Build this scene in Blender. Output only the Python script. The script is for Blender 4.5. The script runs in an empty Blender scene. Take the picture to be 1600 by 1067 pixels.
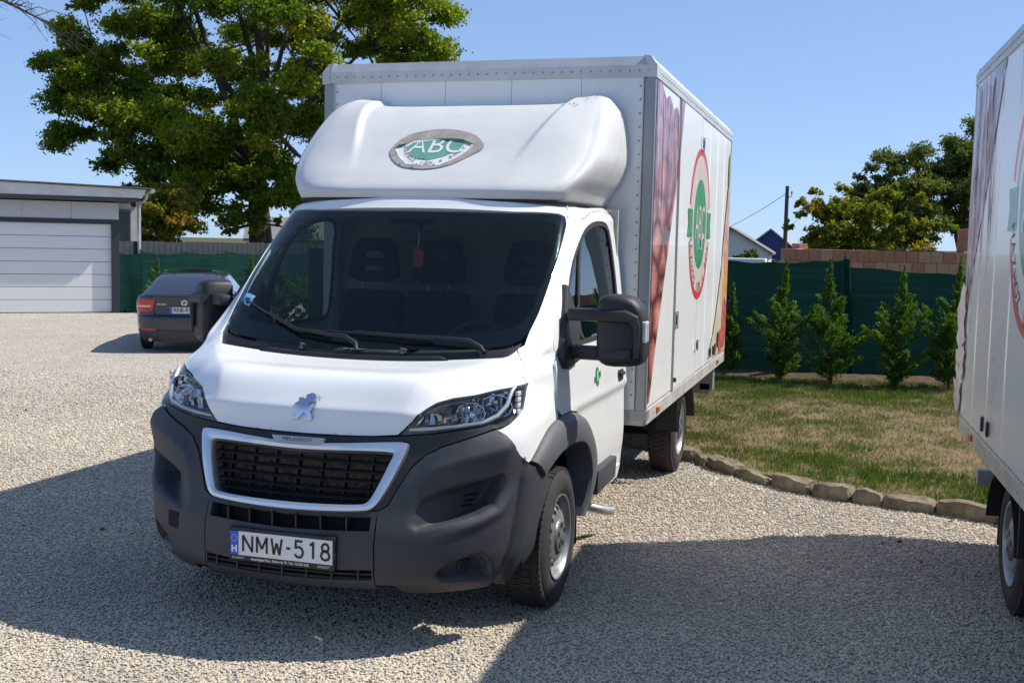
import bpy, bmesh, math, random
import numpy as np
from mathutils import Vector, Matrix
from mathutils.geometry import delaunay_2d_cdt

SC = bpy.context.scene
COL = SC.collection
rnd = random.Random(7)
R = math.radians

# ------------------------------------------------------------------ camera, sky, sun, exposure
def setup_view():
    cam = bpy.data.cameras.new('camera'); co = bpy.data.objects.new('camera', cam); COL.objects.link(co)
    x, y, z, yaw, pit, rol, f = CAM
    fw = Vector((math.sin(yaw)*math.cos(pit), math.cos(yaw)*math.cos(pit), math.sin(pit)))
    r = Vector((math.cos(yaw), -math.sin(yaw), 0)); u = r.cross(fw)
    r2 = r*math.cos(rol)+u*math.sin(rol); u2 = u*math.cos(rol)-r*math.sin(rol)
    m = Matrix((r2, u2, -fw)).transposed().to_4x4(); m.translation = (x, y, z)
    co.matrix_world = m
    cam.sensor_width = 36; cam.lens = f/1600*36; cam.clip_end = 2000; cam.clip_start = .1
    SC.camera = co
    w = bpy.data.worlds.new('World'); SC.world = w; w.use_nodes = True
    nt = w.node_tree; nt.nodes.clear()
    sky = nt.nodes.new('ShaderNodeTexSky'); sky.sky_type = 'NISHITA'; sky.sun_disc = False
    sky.sun_elevation = SUN_EL; sky.sun_rotation = SUN_AZ
    sky.air_density = .6; sky.dust_density = .3; sky.ozone_density = 3; sky.altitude = 0
    bg = nt.nodes.new('ShaderNodeBackground'); bg.inputs['Strength'].default_value = SKY_STRENGTH
    out = nt.nodes.new('ShaderNodeOutputWorld')
    # even, clear late-summer sky: less contrast between horizon and zenith than the raw model
    ga = nt.nodes.new('ShaderNodeGamma'); ga.inputs[1].default_value = .5; nt.links.new(sky.outputs[0], ga.inputs[0])
    mx = nt.nodes.new('ShaderNodeMixRGB'); mx.blend_type = 'MULTIPLY'; mx.inputs[0].default_value = 1; mx.inputs[2].default_value = (1.16, 1.44, 1.88, 1)
    nt.links.new(ga.outputs[0], mx.inputs[1]); nt.links.new(mx.outputs[0], bg.inputs[0]); nt.links.new(bg.outputs[0], out.inputs[0])
    sl = bpy.data.lights.new('sun', 'SUN'); so = bpy.data.objects.new('sun', sl); COL.objects.link(so)
    sl.energy = SUN_STRENGTH; sl.angle = R(.53); sl.color = (1, .955, .88)
    d = Vector((-.745, -.40, -1)).normalized()
    so.rotation_euler = d.to_track_quat('-Z', 'Y').to_euler(); so.location = (20, 6, 30)
    v = SC.view_settings; v.view_transform = 'Standard'; v.look = 'None'; v.gamma = 1; v.exposure = EXPOSURE
    v.use_curve_mapping = False
    SC.display_settings.display_device = 'sRGB'
    c = SC.cycles; c.use_denoising = True; c.max_bounces = 8; c.transparent_max_bounces = 24
    c.diffuse_bounces = 4; c.glossy_bounces = 4; c.caustics_reflective = False; c.caustics_refractive = False
    c.use_adaptive_sampling = True

CAM = (2.4398, -5.4881, 1.8784, -.295296, -.087795, .0214410, 1760.71)
SUN_EL = math.atan(1/math.hypot(.745, .40))
SUN_AZ = math.atan2(.745, .40)          # towards +x, a little +y
SKY_STRENGTH = .15
SUN_STRENGTH = 4.2
EXPOSURE = .48
setup_view()

# ------------------------------------------------------------------ materials
def mat(name, col, rough=.5, metal=0., coat=0., spec=.5, bump=0., bscale=40., var=0., vscale=8., col2=None, trans=0.):
    m = bpy.data.materials.new(name); m.use_nodes = True; nt = m.node_tree; b = nt.nodes['Principled BSDF']
    c4 = (*col, 1)
    b.inputs['Base Color'].default_value = c4; b.inputs['Roughness'].default_value = rough
    b.inputs['Metallic'].default_value = metal; b.inputs['Coat Weight'].default_value = coat
    b.inputs['Coat Roughness'].default_value = .06
    b.inputs['Specular IOR Level'].default_value = spec
    tc = nt.nodes.new('ShaderNodeTexCoord')
    if var or col2:
        n = nt.nodes.new('ShaderNodeTexNoise'); n.inputs['Scale'].default_value = vscale; n.inputs['Detail'].default_value = 6
        n.inputs['Roughness'].default_value = .62
        nt.links.new(tc.outputs['Object'], n.inputs['Vector'])
        rp = nt.nodes.new('ShaderNodeValToRGB'); rp.color_ramp.elements[0].position = .32; rp.color_ramp.elements[1].position = .7
        d = col2 or tuple(min(1, k*(1+var)) for k in col)
        a = col if col2 else tuple(k*(1-var) for k in col)
        rp.color_ramp.elements[0].color = (*a, 1); rp.color_ramp.elements[1].color = (*d, 1)
        nt.links.new(n.outputs[0], rp.inputs[0]); nt.links.new(rp.outputs[0], b.inputs['Base Color'])
        mr = nt.nodes.new('ShaderNodeMapRange'); mr.inputs[3].default_value = max(0, rough-.08); mr.inputs[4].default_value = min(1, rough+.08)
        nt.links.new(n.outputs[0], mr.inputs[0]); nt.links.new(mr.outputs[0], b.inputs['Roughness'])
    if bump:
        n2 = nt.nodes.new('ShaderNodeTexNoise'); n2.inputs['Scale'].default_value = bscale; n2.inputs['Detail'].default_value = 4
        nt.links.new(tc.outputs['Object'], n2.inputs['Vector'])
        bp = nt.nodes.new('ShaderNodeBump'); bp.inputs['Strength'].default_value = bump; bp.inputs['Distance'].default_value = .01
        nt.links.new(n2.outputs[0], bp.inputs['Height']); nt.links.new(bp.outputs[0], b.inputs['Normal'])
    return m

def glass(name, tint, ior=1.45, boost=1.0):
    m = bpy.data.materials.new(name); m.use_nodes = True; nt = m.node_tree; nt.nodes.clear()
    t = nt.nodes.new('ShaderNodeBsdfTransparent'); t.inputs[0].default_value = (*tint, 1)
    g = nt.nodes.new('ShaderNodeBsdfGlossy'); g.inputs['Roughness'].default_value = .01
    # Schlick reflectance that is the same from both sides of the pane
    ge = nt.nodes.new('ShaderNodeNewGeometry'); dt = nt.nodes.new('ShaderNodeVectorMath'); dt.operation = 'DOT_PRODUCT'
    nt.links.new(ge.outputs['Normal'], dt.inputs[0]); nt.links.new(ge.outputs['Incoming'], dt.inputs[1])
    def mth(op, a, b=None, c=None):
        k = nt.nodes.new('ShaderNodeMath'); k.operation = op; k.use_clamp = op in ('SUBTRACT', 'MULTIPLY_ADD')
        for i, v_ in enumerate((a, b, c)):
            if v_ is None: continue
            if isinstance(v_, float): k.inputs[i].default_value = v_
            else: nt.links.new(v_, k.inputs[i])
        return k.outputs[0]
    f0 = ((ior-1)/(ior+1))**2
    p5 = mth('POWER', mth('SUBTRACT', 1.0, mth('ABSOLUTE', dt.outputs['Value'])), 5.0)
    class fr: outputs = [mth('MULTIPLY_ADD', p5, 1-f0, f0)]
    mu = nt.nodes.new('ShaderNodeMath'); mu.operation = 'MULTIPLY'; mu.inputs[1].default_value = boost; mu.use_clamp = True
    mx = nt.nodes.new('ShaderNodeMixShader'); o = nt.nodes.new('ShaderNodeOutputMaterial')
    nt.links.new(fr.outputs[0], mu.inputs[0]); nt.links.new(mu.outputs[0], mx.inputs[0])
    nt.links.new(t.outputs[0], mx.inputs[1]); nt.links.new(g.outputs[0], mx.inputs[2]); nt.links.new(mx.outputs[0], o.inputs[0])
    return m

M = {}
M['white'] = mat('white_paint', (.83, .83, .815), .32, coat=.6, var=.015, vscale=3)
M['fairing'] = mat('white_gelcoat', (.65, .642, .615), .45, coat=.2, var=.05, vscale=5)
M['plastic'] = mat('grey_plastic', (.040, .043, .049), .55, bump=.12, bscale=600, var=.14, vscale=6)
M['flare'] = mat('weathered_grey_plastic', (.088, .090, .095), .6, bump=.12, bscale=500, var=.15, vscale=7)
M['black'] = mat('black_plastic', (.017, .017, .018), .5, bump=.1, bscale=500, var=.1)
M['mirror_black'] = mat('mirror_black_plastic', (.02, .02, .022), .5, bump=.15, bscale=700, var=.1)
M['void'] = mat('dark_void', (.006, .006, .006), .9)
M['rubber'] = mat('rubber', (.022, .021, .020), .75, var=.2, vscale=12)
M['tyre'] = mat('tyre_rubber', (.030, .028, .026), .82, bump=.2, bscale=120, var=.3, vscale=9)
M['satin'] = mat('satin_aluminium', (.72, .73, .75), .33, metal=.9)
M['chrome'] = mat('chrome', (.85, .86, .88), .06, metal=1)
M['steel'] = mat('wheel_silver', (.40, .40, .40), .4, metal=.75, var=.18, vscale=14)
M['alu'] = mat('aluminium', (.58, .58, .57), .45, metal=.35, var=.1, vscale=4)
M['post'] = mat('grey_corner_post', (.33, .33, .325), .42, metal=.6, var=.06)
M['rail'] = mat('weathered_rail', (.50, .475, .42), .55, metal=.35, var=.2, vscale=5)
M['panel'] = mat('white_box_panel', (.83, .825, .80), .3, coat=.35, var=.012, vscale=2)
M['galv'] = mat('galvanised', (.38, .38, .37), .5, metal=.6, var=.2)
M['film_white'] = mat('white_film', (.75, .75, .73), .35, coat=.3)
M['seat'] = mat('seat_fabric', (.035, .037, .042), .9, var=.2, vscale=30)
M['cabin'] = mat('cabin_grey', (.33, .34, .30), .8, var=.05)
M['dash'] = mat('dashboard', (.055, .056, .058), .65, bump=.1, bscale=300)
M['ws'] = glass('windscreen_glass', (.47, .56, .54), 1.5, 1.0)
M['dglass'] = glass('door_glass', (.48, .59, .55), 1.55, 1.4)
M['lens'] = glass('headlight_lens', (.86, .88, .88), 1.45, 1.0)
M['orange'] = mat('orange_lens', (.85, .16, .03), .2, coat=.6)
M['clear'] = mat('clear_lens', (.62, .63, .63), .15, coat=.6)
M['red'] = mat('red_lens', (.55, .012, .015), .15, coat=.8)
M['blue'] = mat('plate_blue', (.02, .10, .55), .4)
M['plate'] = mat('plate_white', (.74, .75, .74), .4)
M['ink'] = mat('black_ink', (.015, .015, .015), .5)
M['white_ink'] = mat('white_ink', (.75, .75, .75), .5)
M['yellow_ink'] = mat('yellow_ink', (.8, .62, .05), .5)
M['badge_grey'] = mat('badge_grey', (.42, .43, .44), .35, metal=.5)
M['green_film'] = mat('green_film', (.028, .26, .085), .35, coat=.3, var=.08)
M['red_film'] = mat('red_film', (.62, .045, .055), .35, coat=.3)
M['peach_film'] = mat('faded_peach_film', (.62, .50, .43), .4, coat=.2, var=.1, vscale=5)
M['pink_film'] = mat('faded_pink_film', (.72, .45, .45), .4, coat=.2)
M['teal_film'] = mat('teal_film', (.045, .25, .17), .35, coat=.3, var=.06)
M['pale_green_film'] = mat('pale_green_film', (.35, .52, .43), .4)
M['sticker_blue'] = mat('sticker_blue', (.22, .46, .66), .4)
M['fresh_red'] = mat('freshener_red', (.42, .02, .03), .6)

# ------------------------------------------------------------------ mesh helpers
def mesh_obj(name, v, f, m, parent=None, smooth=True, loc=None):
    me = bpy.data.meshes.new(name)
    me.from_pydata([tuple(map(float, p)) for p in v], [], [tuple(map(int, q)) for q in f])
    ms = m if isinstance(m, (list, tuple)) else [m]
    for k in ms: me.materials.append(k)
    if smooth: me.polygons.foreach_set('use_smooth', np.ones(len(me.polygons), bool))
    me.update()
    o = bpy.data.objects.new(name, me); COL.objects.link(o)
    if parent: o.parent = parent
    if loc: o.location = loc
    return o

class MB:
    """collects shapes into one mesh"""
    def __init__(s): s.v = []; s.f = []
    def add(s, v, f):
        n = len(s.v); s.v += [tuple(p) for p in v]; s.f += [tuple(i+n for i in q) for q in f]; return s
    def box(s, a, b, rot=None, piv=None, bev=0.):
        x0, y0, z0 = a; x1, y1, z1 = b
        if bev > 0:
            bm = bmesh.new(); bmesh.ops.create_cube(bm, size=1)
            for v in bm.verts: v.co = Vector(((x0+x1)/2+v.co.x*(x1-x0), (y0+y1)/2+v.co.y*(y1-y0), (z0+z1)/2+v.co.z*(z1-z0)))
            bmesh.ops.bevel(bm, geom=bm.edges[:], offset=bev, segments=2, profile=.5, affect='EDGES')
            bm.verts.index_update()
            v = [tuple(p.co) for p in bm.verts]; f = [[q.index for q in p.verts] for p in bm.faces]; bm.free()
        else:
            v = [(x0,y0,z0),(x1,y0,z0),(x1,y1,z0),(x0,y1,z0),(x0,y0,z1),(x1,y0,z1),(x1,y1,z1),(x0,y1,z1)]
            f = [(0,3,2,1),(4,5,6,7),(0,1,5,4),(1,2,6,5),(2,3,7,6),(3,0,4,7)]
        if rot is not None:
            p = Vector(piv) if piv else Vector(((x0+x1)/2,(y0+y1)/2,(z0+z1)/2))
            v = [tuple(rot @ (Vector(q)-p) + p) for q in v]
        return s.add(v, f)
    def tube(s, pts, rad, n=8, cap=True):
        pts = [Vector(p) for p in pts]; k = len(pts)
        rad = rad if isinstance(rad, (list, tuple)) else [rad]*k
        vs = []; up = None
        for i, p in enumerate(pts):
            t = (pts[min(i+1, k-1)]-pts[max(i-1, 0)]).normalized()
            if up is None: up = t.orthogonal().normalized()
            else:
                up = (up - t*up.dot(t))
                up = up.normalized() if up.length > 1e-6 else t.orthogonal().normalized()
            w = t.cross(up)
            for j in range(n):
                a = 2*math.pi*j/n; vs.append(p + (up*math.cos(a)+w*math.sin(a))*rad[i])
        fs = [(i*n+j, i*n+(j+1) % n, (i+1)*n+(j+1) % n, (i+1)*n+j) for i in range(k-1) for j in range(n)]
        if cap: fs += [tuple(range(n-1, -1, -1)), tuple((k-1)*n+j for j in range(n))]
        return s.add(vs, fs)
    def lathe(s, prof, n=32, axis='x', c=(0,0,0), flip=False):
        """prof: (axial, radius) pairs"""
        vs = []
        for a, r in prof:
            for j in range(n):
                t = 2*math.pi*j/n; p, q = r*math.cos(t), r*math.sin(t)
                vs.append({'x': (a, p, q), 'y': (q, a, p), 'z': (p, q, a)}[axis])
        vs = [(x+c[0], y+c[1], z+c[2]) for x, y, z in vs]
        fs = [(i*n+j, i*n+(j+1) % n, (i+1)*n+(j+1) % n, (i+1)*n+j) for i in range(len(prof)-1) for j in range(n)]
        if flip: fs = [q[::-1] for q in fs]
        return s.add(vs, fs)
    def prism(s, poly, h0, h1, fn):
        """poly in 2D, fn(a,b,h) -> 3D"""
        n = len(poly)
        vs = [fn(a, b, h0) for a, b in poly] + [fn(a, b, h1) for a, b in poly]
        return s.add(vs, [tuple(range(n-1, -1, -1)), tuple(range(n, 2*n))] + [(i, (i+1) % n, n+(i+1) % n, n+i) for i in range(n)])
    def build(s, name, m, parent=None, smooth=False, mirror=False):
        v, f = s.v, s.f
        if mirror: v = [(-x, y, z) for x, y, z in v]; f = [q[::-1] for q in f]
        o = mesh_obj(name, v, f, m, parent, smooth)
        return o

def autosmooth(o, deg=35):
    me = o.data; bm = bmesh.new(); bm.from_mesh(me)
    bmesh.ops.recalc_face_normals(bm, faces=bm.faces[:])
    for e in bm.edges:
        e.smooth = not (len(e.link_faces) == 2 and e.calc_face_angle(0) > R(deg))
    for p in bm.faces: p.smooth = True
    bm.to_mesh(me); bm.free(); return o

def empty(name, loc=(0,0,0), rz=0, label=None, cat=None, group=None):
    o = bpy.data.objects.new(name, None); COL.objects.link(o); o.location = loc; o.rotation_euler = (0,0,rz)
    return tag(o, label, cat, group)
def tag(o, label=None, cat=None, group=None, kind=None):
    for k, v in (('label', label), ('category', cat), ('group', group), ('kind', kind)):
        if v: o[k] = v
    return o
def rot(axis, deg): return Matrix.Rotation(R(deg), 3, axis)

def inpoly(P, poly):
    P = np.asarray(P); poly = np.asarray(poly); x, y = P[:,0], P[:,1]; r = np.zeros(len(P), bool)
    for (x0, y0), (x1, y1) in zip(poly, np.roll(poly, -1, 0)):
        c = ((y0 > y) != (y1 > y)); 
        with np.errstate(divide='ignore', invalid='ignore'):
            r ^= c & (x < (x1-x0)*(y-y0)/(y1-y0+1e-30)+x0)
    return r
def segdist(P, poly, closed=True):
    P = np.asarray(P, float); poly = np.asarray(poly, float); d = np.full(len(P), 1e9)
    nx = np.roll(poly, -1, 0) if closed else poly[1:]
    for a, b in zip(poly if closed else poly[:-1], nx):
        ab = b-a; t = np.clip(((P-a)@ab)/max(ab@ab, 1e-12), 0, 1); d = np.minimum(d, np.linalg.norm(P-a-t[:,None]*ab, axis=1))
    return d
def sdf(P, poly):
    d = segdist(P, poly); return np.where(inpoly(P, poly), d, -d)
def resample(poly, step, closed=True):
    out = []; n = len(poly)
    for i in range(n if closed else n-1):
        a = np.array(poly[i], float); b = np.array(poly[(i+1) % n], float); k = max(1, int(np.ceil(np.linalg.norm(b-a)/step)))
        out += [tuple(a+(b-a)*j/k) for j in range(k)]
    if not closed: out.append(tuple(poly[-1]))
    return out
def roundpoly(poly, it=1, closed=True):
    for _ in range(it):
        out = []; n = len(poly)
        for i in range(n if closed else n-1):
            a = np.array(poly[i], float); b = np.array(poly[(i+1) % n], float)
            out += [tuple(a*.75+b*.25), tuple(a*.25+b*.75)]
        poly = out
    return poly
def offset_poly(poly, d):
    """positive d shrinks"""
    P = np.array(poly, float); A = 0
    for (x0, y0), (x1, y1) in zip(P, np.roll(P, -1, 0)): A += x0*y1-x1*y0
    s = 1 if A > 0 else -1
    e0 = P-np.roll(P, 1, 0); e1 = np.roll(P, -1, 0)-P
    e0 /= np.linalg.norm(e0, axis=1)[:,None]+1e-12; e1 /= np.linalg.norm(e1, axis=1)[:,None]+1e-12
    n0 = np.c_[-e0[:,1], e0[:,0]]*s; n1 = np.c_[-e1[:,1], e1[:,0]]*s
    n = n0+n1; n /= np.maximum((n*n).sum(1)[:,None]/2, .25)
    return [tuple(q) for q in P+n*d]
def circle_poly(c, r, n=32, r2=None): return [(c[0]+r*math.cos(2*math.pi*i/n), c[1]+(r2 or r)*math.sin(2*math.pi*i/n)) for i in range(n)]

def sheet(outer, holes=(), step=(.1,.1), bstep=None):
    """triangulated 2D region -> verts (n,2), tris, boundary loops (index lists)"""
    sx, sy = step; sc = np.array([1/sx, 1/sy])
    loops = [np.array(resample(np.array(l)*sc, bstep or .8)) for l in [outer, *holes]]
    O = loops[0]; mn, mx = O.min(0), O.max(0)
    gx, gy = np.meshgrid(np.arange(mn[0]+.5, mx[0], 1), np.arange(mn[1]+.5, mx[1], 1)); G = np.c_[gx.ravel(), gy.ravel()]
    G[:,0] += (np.floor(G[:,1]-mn[1]) % 2)*.5
    keep = inpoly(G, O) & (segdist(G, O) > .45)
    for h in loops[1:]: keep &= ~inpoly(G, h) & (segdist(G, h) > .45)
    G = G[keep]
    pts = []; edges = []; lid = []
    for l in loops:
        n0 = len(pts); pts += [tuple(p) for p in l]; k = len(l)
        edges += [(n0+i, n0+(i+1) % k) for i in range(k)]; lid.append(list(range(n0, n0+k)))
    pts += [tuple(p) for p in G]
    vs, es, fs, ov, _, _ = delaunay_2d_cdt([Vector(p) for p in pts], edges, [], 0, 1e-7)
    V = np.array([tuple(p) for p in vs]); T = np.array([tuple(f) for f in fs if len(f) == 3])
    cen = V[T].mean(1); ok = inpoly(cen, O)
    for h in loops[1:]: ok &= ~inpoly(cen, h)
    T = T[ok]
    a = V[T[:,1]]-V[T[:,0]]; b = V[T[:,2]]-V[T[:,0]]; neg = (a[:,0]*b[:,1]-a[:,1]*b[:,0]) < 0
    T[neg] = T[neg][:, ::-1]
    inv = {}
    for i, o in enumerate(ov):
        for k in o: inv[k] = i
    bl = [[inv[i] for i in l if i in inv] for l in lid]
    return V/sc, T, bl

FONT_CACHE = {}
def text_polys(s, size=1., align='CENTER', bold=0.):
    """font outline -> flat mesh (verts2d, faces) through a temporary curve"""
    cu = bpy.data.curves.new('t', 'FONT'); cu.body = s; cu.size = size; cu.align_x = align; cu.align_y = 'CENTER'; cu.offset = bold
    cu.resolution_u = 3
    o = bpy.data.objects.new('t', cu); COL.objects.link(o)
    dg = bpy.context.evaluated_depsgraph_get(); me = bpy.data.meshes.new_from_object(o.evaluated_get(dg))
    v = np.array([p.co[:2] for p in me.vertices]); f = [tuple(p.vertices) for p in me.polygons]
    bpy.data.objects.remove(o); bpy.data.curves.remove(cu); bpy.data.meshes.remove(me)
    return v, f
def text_obj(name, s, size, fn, m, parent, sx=1., align='CENTER', bold=0.):
    v, f = text_polys(s, size, align, bold)
    if len(v) == 0: return None
    return mesh_obj(name, [fn(a*sx, b) for a, b in v], f, m, parent, False)

# ------------------------------------------------------------------ cab skin: one smooth control net that the body panels are cut from
TL=np.radians([0,12,25,38,52,68,90])
def plan(z,yc,W,yk,n=2.6,Ws=None):
    s=np.sin(TL);c=np.maximum(np.cos(TL),0)
    pts=[(W*a**(2/n),yk-(yk-yc)*b**(2/n),z) for a,b in zip(s,c)]
    return pts+side((Ws or W),yk,z)
def side(W,y0,z):
    Wr=np.interp(z,[.25,.34,.5,.7,1.1,1.57,2.0,2.1,2.2],[.95,1.0,1.035,1.05,1.04,1.0,.945,.925,.6])
    return [(W+(max(Wr,W)-W)*min(1,k*1.15),y0+(1.66-y0)*k,z) for k in (.25,.5,.75,1)]
def row(pts):
    W,y,z=pts[-1]; return pts+side(W,y,z)
NET=np.array([
 plan(.25,-.86,.90,-.33,2.15),
 plan(.33,-.975,.955,-.33,2.15),
 plan(.42,-.99,.995,-.33,2.15),
 plan(.55,-.985,1.012,-.33,2.15),
 plan(.68,-.935,1.02,-.33,2.15),
 plan(.82,-.875,1.022,-.33,2.3),
 plan(.96,-.80,1.02,-.32,2.6),
 row([(0,-.77,1.09),(.28,-.765,1.09),(.49,-.75,1.09),(.68,-.70,1.085),(.84,-.59,1.08),(.96,-.46,1.09),(1.01,-.28,1.10)]),
 row([(0,-.63,1.228),(.28,-.632,1.23),(.515,-.632,1.229),(.67,-.60,1.20),(.81,-.52,1.18),(.93,-.42,1.195),(1.0,-.25,1.22)]),
 row([(0,-.45,1.252),(.28,-.452,1.254),(.53,-.455,1.264),(.68,-.45,1.265),(.82,-.41,1.25),(.925,-.34,1.245),(.99,-.2,1.265)]),
 row([(0,-.27,1.272),(.28,-.27,1.277),(.55,-.265,1.29),(.74,-.265,1.303),(.85,-.235,1.30),(.925,-.19,1.30),(.98,-.08,1.31)]),
 row([(0,-.24,1.31),(.30,-.23,1.315),(.56,-.20,1.33),(.75,-.145,1.35),(.835,-.10,1.365),(.915,-.03,1.38),(.972,.06,1.395)]),
 row([(0,.13,1.685),(.30,.142,1.685),(.57,.185,1.685),(.75,.235,1.69),(.872,.30,1.695),(.922,.38,1.695),(.952,.50,1.69)]),
 row([(0,.50,2.045),(.30,.515,2.045),(.57,.555,2.04),(.74,.62,2.035),(.855,.69,2.02),(.893,.80,1.99),(.91,.92,1.965)]),
 row([(0,.58,2.115),(.30,.59,2.115),(.55,.625,2.11),(.72,.70,2.10),(.815,.80,2.09),(.862,.92,2.07),(.88,1.0,2.05)]),
 row([(0,.75,2.17),(.28,.76,2.17),(.5,.79,2.165),(.65,.85,2.16),(.735,.95,2.15),(.775,1.02,2.14),(.80,1.1,2.13)]),
 row([(0,1.2,2.2),(.15,1.2,2.2),(.3,1.22,2.2),(.4,1.24,2.2),(.5,1.27,2.2),(.55,1.3,2.2),(.6,1.35,2.2)]),
])

def S(u, v, NT=None):
    NT = NET if NT is None else NT
    u = np.asarray(u, float).ravel(); v = np.asarray(v, float).ravel(); n = NT.shape[0]
    vv = np.clip(v, 0, n-1-1e-9); i = vv.astype(int); f = (vv-i)[:, None]
    Q = np.concatenate([2*NT[:1]-NT[1:2], NT, 2*NT[-1:]-NT[-2:-1]])
    uu = np.clip(u, 0, NT.shape[1]-1-1e-9); j = uu.astype(int); g = (uu-j)[:, None]
    Q2 = np.concatenate([Q[:, 1:2]*np.array([-1, 1, 1]), Q, 2*Q[:, -1:]-Q[:, -2:-1]], 1)
    def c4(a, b, c, d, f): return .5*((2*b)+(c-a)*f+(2*a-5*b+4*c-d)*f*f+(3*b-a-3*c+d)*f**3)
    Rw = [c4(Q2[i+k, j], Q2[i+k, j+1], Q2[i+k, j+2], Q2[i+k, j+3], g) for k in range(4)]
    if NT is NET:       # crease across the bonnet
        k6 = (i == 6)[:, None]*.97; Rw[3] = Rw[3]*(1-k6)+k6*(2*Rw[2]-Rw[1]); k7 = (i == 7)[:, None]*.97; Rw[0] = Rw[0]*(1-k7)+k7*(2*Rw[1]-Rw[2])
    return c4(*Rw, f)
def SN(u, v, NT=None):
    u = np.asarray(u, float); v = np.asarray(v, float); NT = NET if NT is None else NT
    um, vm = NT.shape[1]-1, NT.shape[0]-1; e = 2e-3
    a = S(np.minimum(u+e, um), v, NT)-S(np.maximum(u-e, 0), v, NT); b = S(u, np.minimum(v+e, vm), NT)-S(u, np.maximum(v-e, 0), NT)
    n = np.cross(a, b); return n/(np.linalg.norm(n, axis=1)[:, None]+1e-12)
GRIDS = {}
def inv(pts, ax, NT=None, urange=(0, 10), vrange=(0, 16)):
    """points given by two coordinates -> (u,v) on the skin"""
    NT = NET if NT is None else NT
    key = (id(NT), urange, vrange)
    if key not in GRIDS:
        U, V = np.meshgrid(np.linspace(*urange, 141), np.linspace(*vrange, 241)); GRIDS[key] = (U.ravel(), V.ravel(), S(U, V, NT))
    U, V, G = GRIDS[key]; out = []
    for p in pts:
        k = ((G[:, ax]-np.array(p))**2).sum(1).argmin(); u, v = U[k], V[k]
        for _ in range(4):
            e = 1e-3; f0 = S([u], [v], NT)[0][ax]; r = f0-p
            J = np.c_[(S([u+e], [v], NT)[0][ax]-f0)/e, (S([u], [v+e], NT)[0][ax]-f0)/e]
            if abs(np.linalg.det(J)) < 1e-9: break
            s = np.linalg.solve(J, -r)
            if abs(s).max() > .4: break
            u = min(max(u+s[0], urange[0]), urange[1]); v = min(max(v+s[1], vrange[0]), vrange[1])
        out.append((u, v))
    return out
xz = lambda pts, **k: inv(pts, [0, 2], vrange=(0, 10.5), **k)
yz = lambda pts: inv(pts, [1, 2], urange=(5, 10), vrange=(.2, 15))
def sstep(x, a, b):
    t = np.clip((x-a)/(b-a), 0, 1); return t*t*(3-2*t)

def panel(name, outer, holes=(), m=None, off=0., step=(.12, .16), depth=.02, disp=None, parent=None, mode='center', NT=None, bstep=None):
    """cut a panel out of the skin. mode: center (mirrored and welded), left, both, flat (no mirror)"""
    V, T, BL = sheet(outer, holes, step, bstep)
    u = V[:, 0].copy(); v = V[:, 1]
    if mode == 'center': u[u < .06] = 0
    u = np.maximum(u, 0)
    P = S(u, v, NT); n = SN(u, v, NT); d = np.full(len(P), off)
    if disp is not None: d = d+disp(u, v, P)
    if mode == 'center': n[u == 0, 0] = 0
    P = P+n*d[:, None]
    vs = [tuple(p) for p in P]; fs = [tuple(t) for t in T]
    sv = []; sf = []
    if depth:
        for l in BL:
            l = [i for i in l]
            for a, b in zip(l, l[1:]+l[:1]):
                if mode == 'center' and u[a] == 0 and u[b] == 0: continue
                k = len(sv)
                sv += [P[a], P[b], P[b]-n[b]*depth, P[a]-n[a]*depth]; sf.append((k, k+3, k+2, k+1))
        # outward orientation is settled below
    objs = []
    def emit(sgn, nm):
        V2 = np.array(vs)*np.array([sgn, 1, 1]); F2 = fs if sgn > 0 else [f[::-1] for f in fs]
        SV = np.array(sv)*np.array([sgn, 1, 1]) if sv else np.zeros((0, 3)); SF = sf if sgn > 0 else [f[::-1] for f in sf]
        return V2, F2, SV, SF
    if mode == 'center':
        a = emit(1, name); b = emit(-1, name)
        n1 = len(a[0]); mp = np.arange(n1)+n1; z = np.where(u == 0)[0]; mp[z] = z
        V2 = np.concatenate([a[0], b[0]]); F2 = list(a[1])+[tuple(mp[i] for i in f) for f in b[1]]
        k = len(V2); V2 = np.concatenate([V2, a[2], b[2]])
        F2 += [tuple(i+k for i in f) for f in a[3]]+[tuple(i+k+len(a[2]) for i in f) for f in b[3]]
        objs.append(mesh_obj(name, V2, F2, m, parent))
    else:
        for sgn in {'left': (1,), 'both': (1, -1), 'flat': (1,)}[mode]:
            V2, F2, SV, SF = emit(sgn, name); k = len(V2)
            objs.append(mesh_obj(name, np.concatenate([V2, SV]), list(F2)+[tuple(i+k for i in f) for f in SF], m, parent))
    return objs

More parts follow.
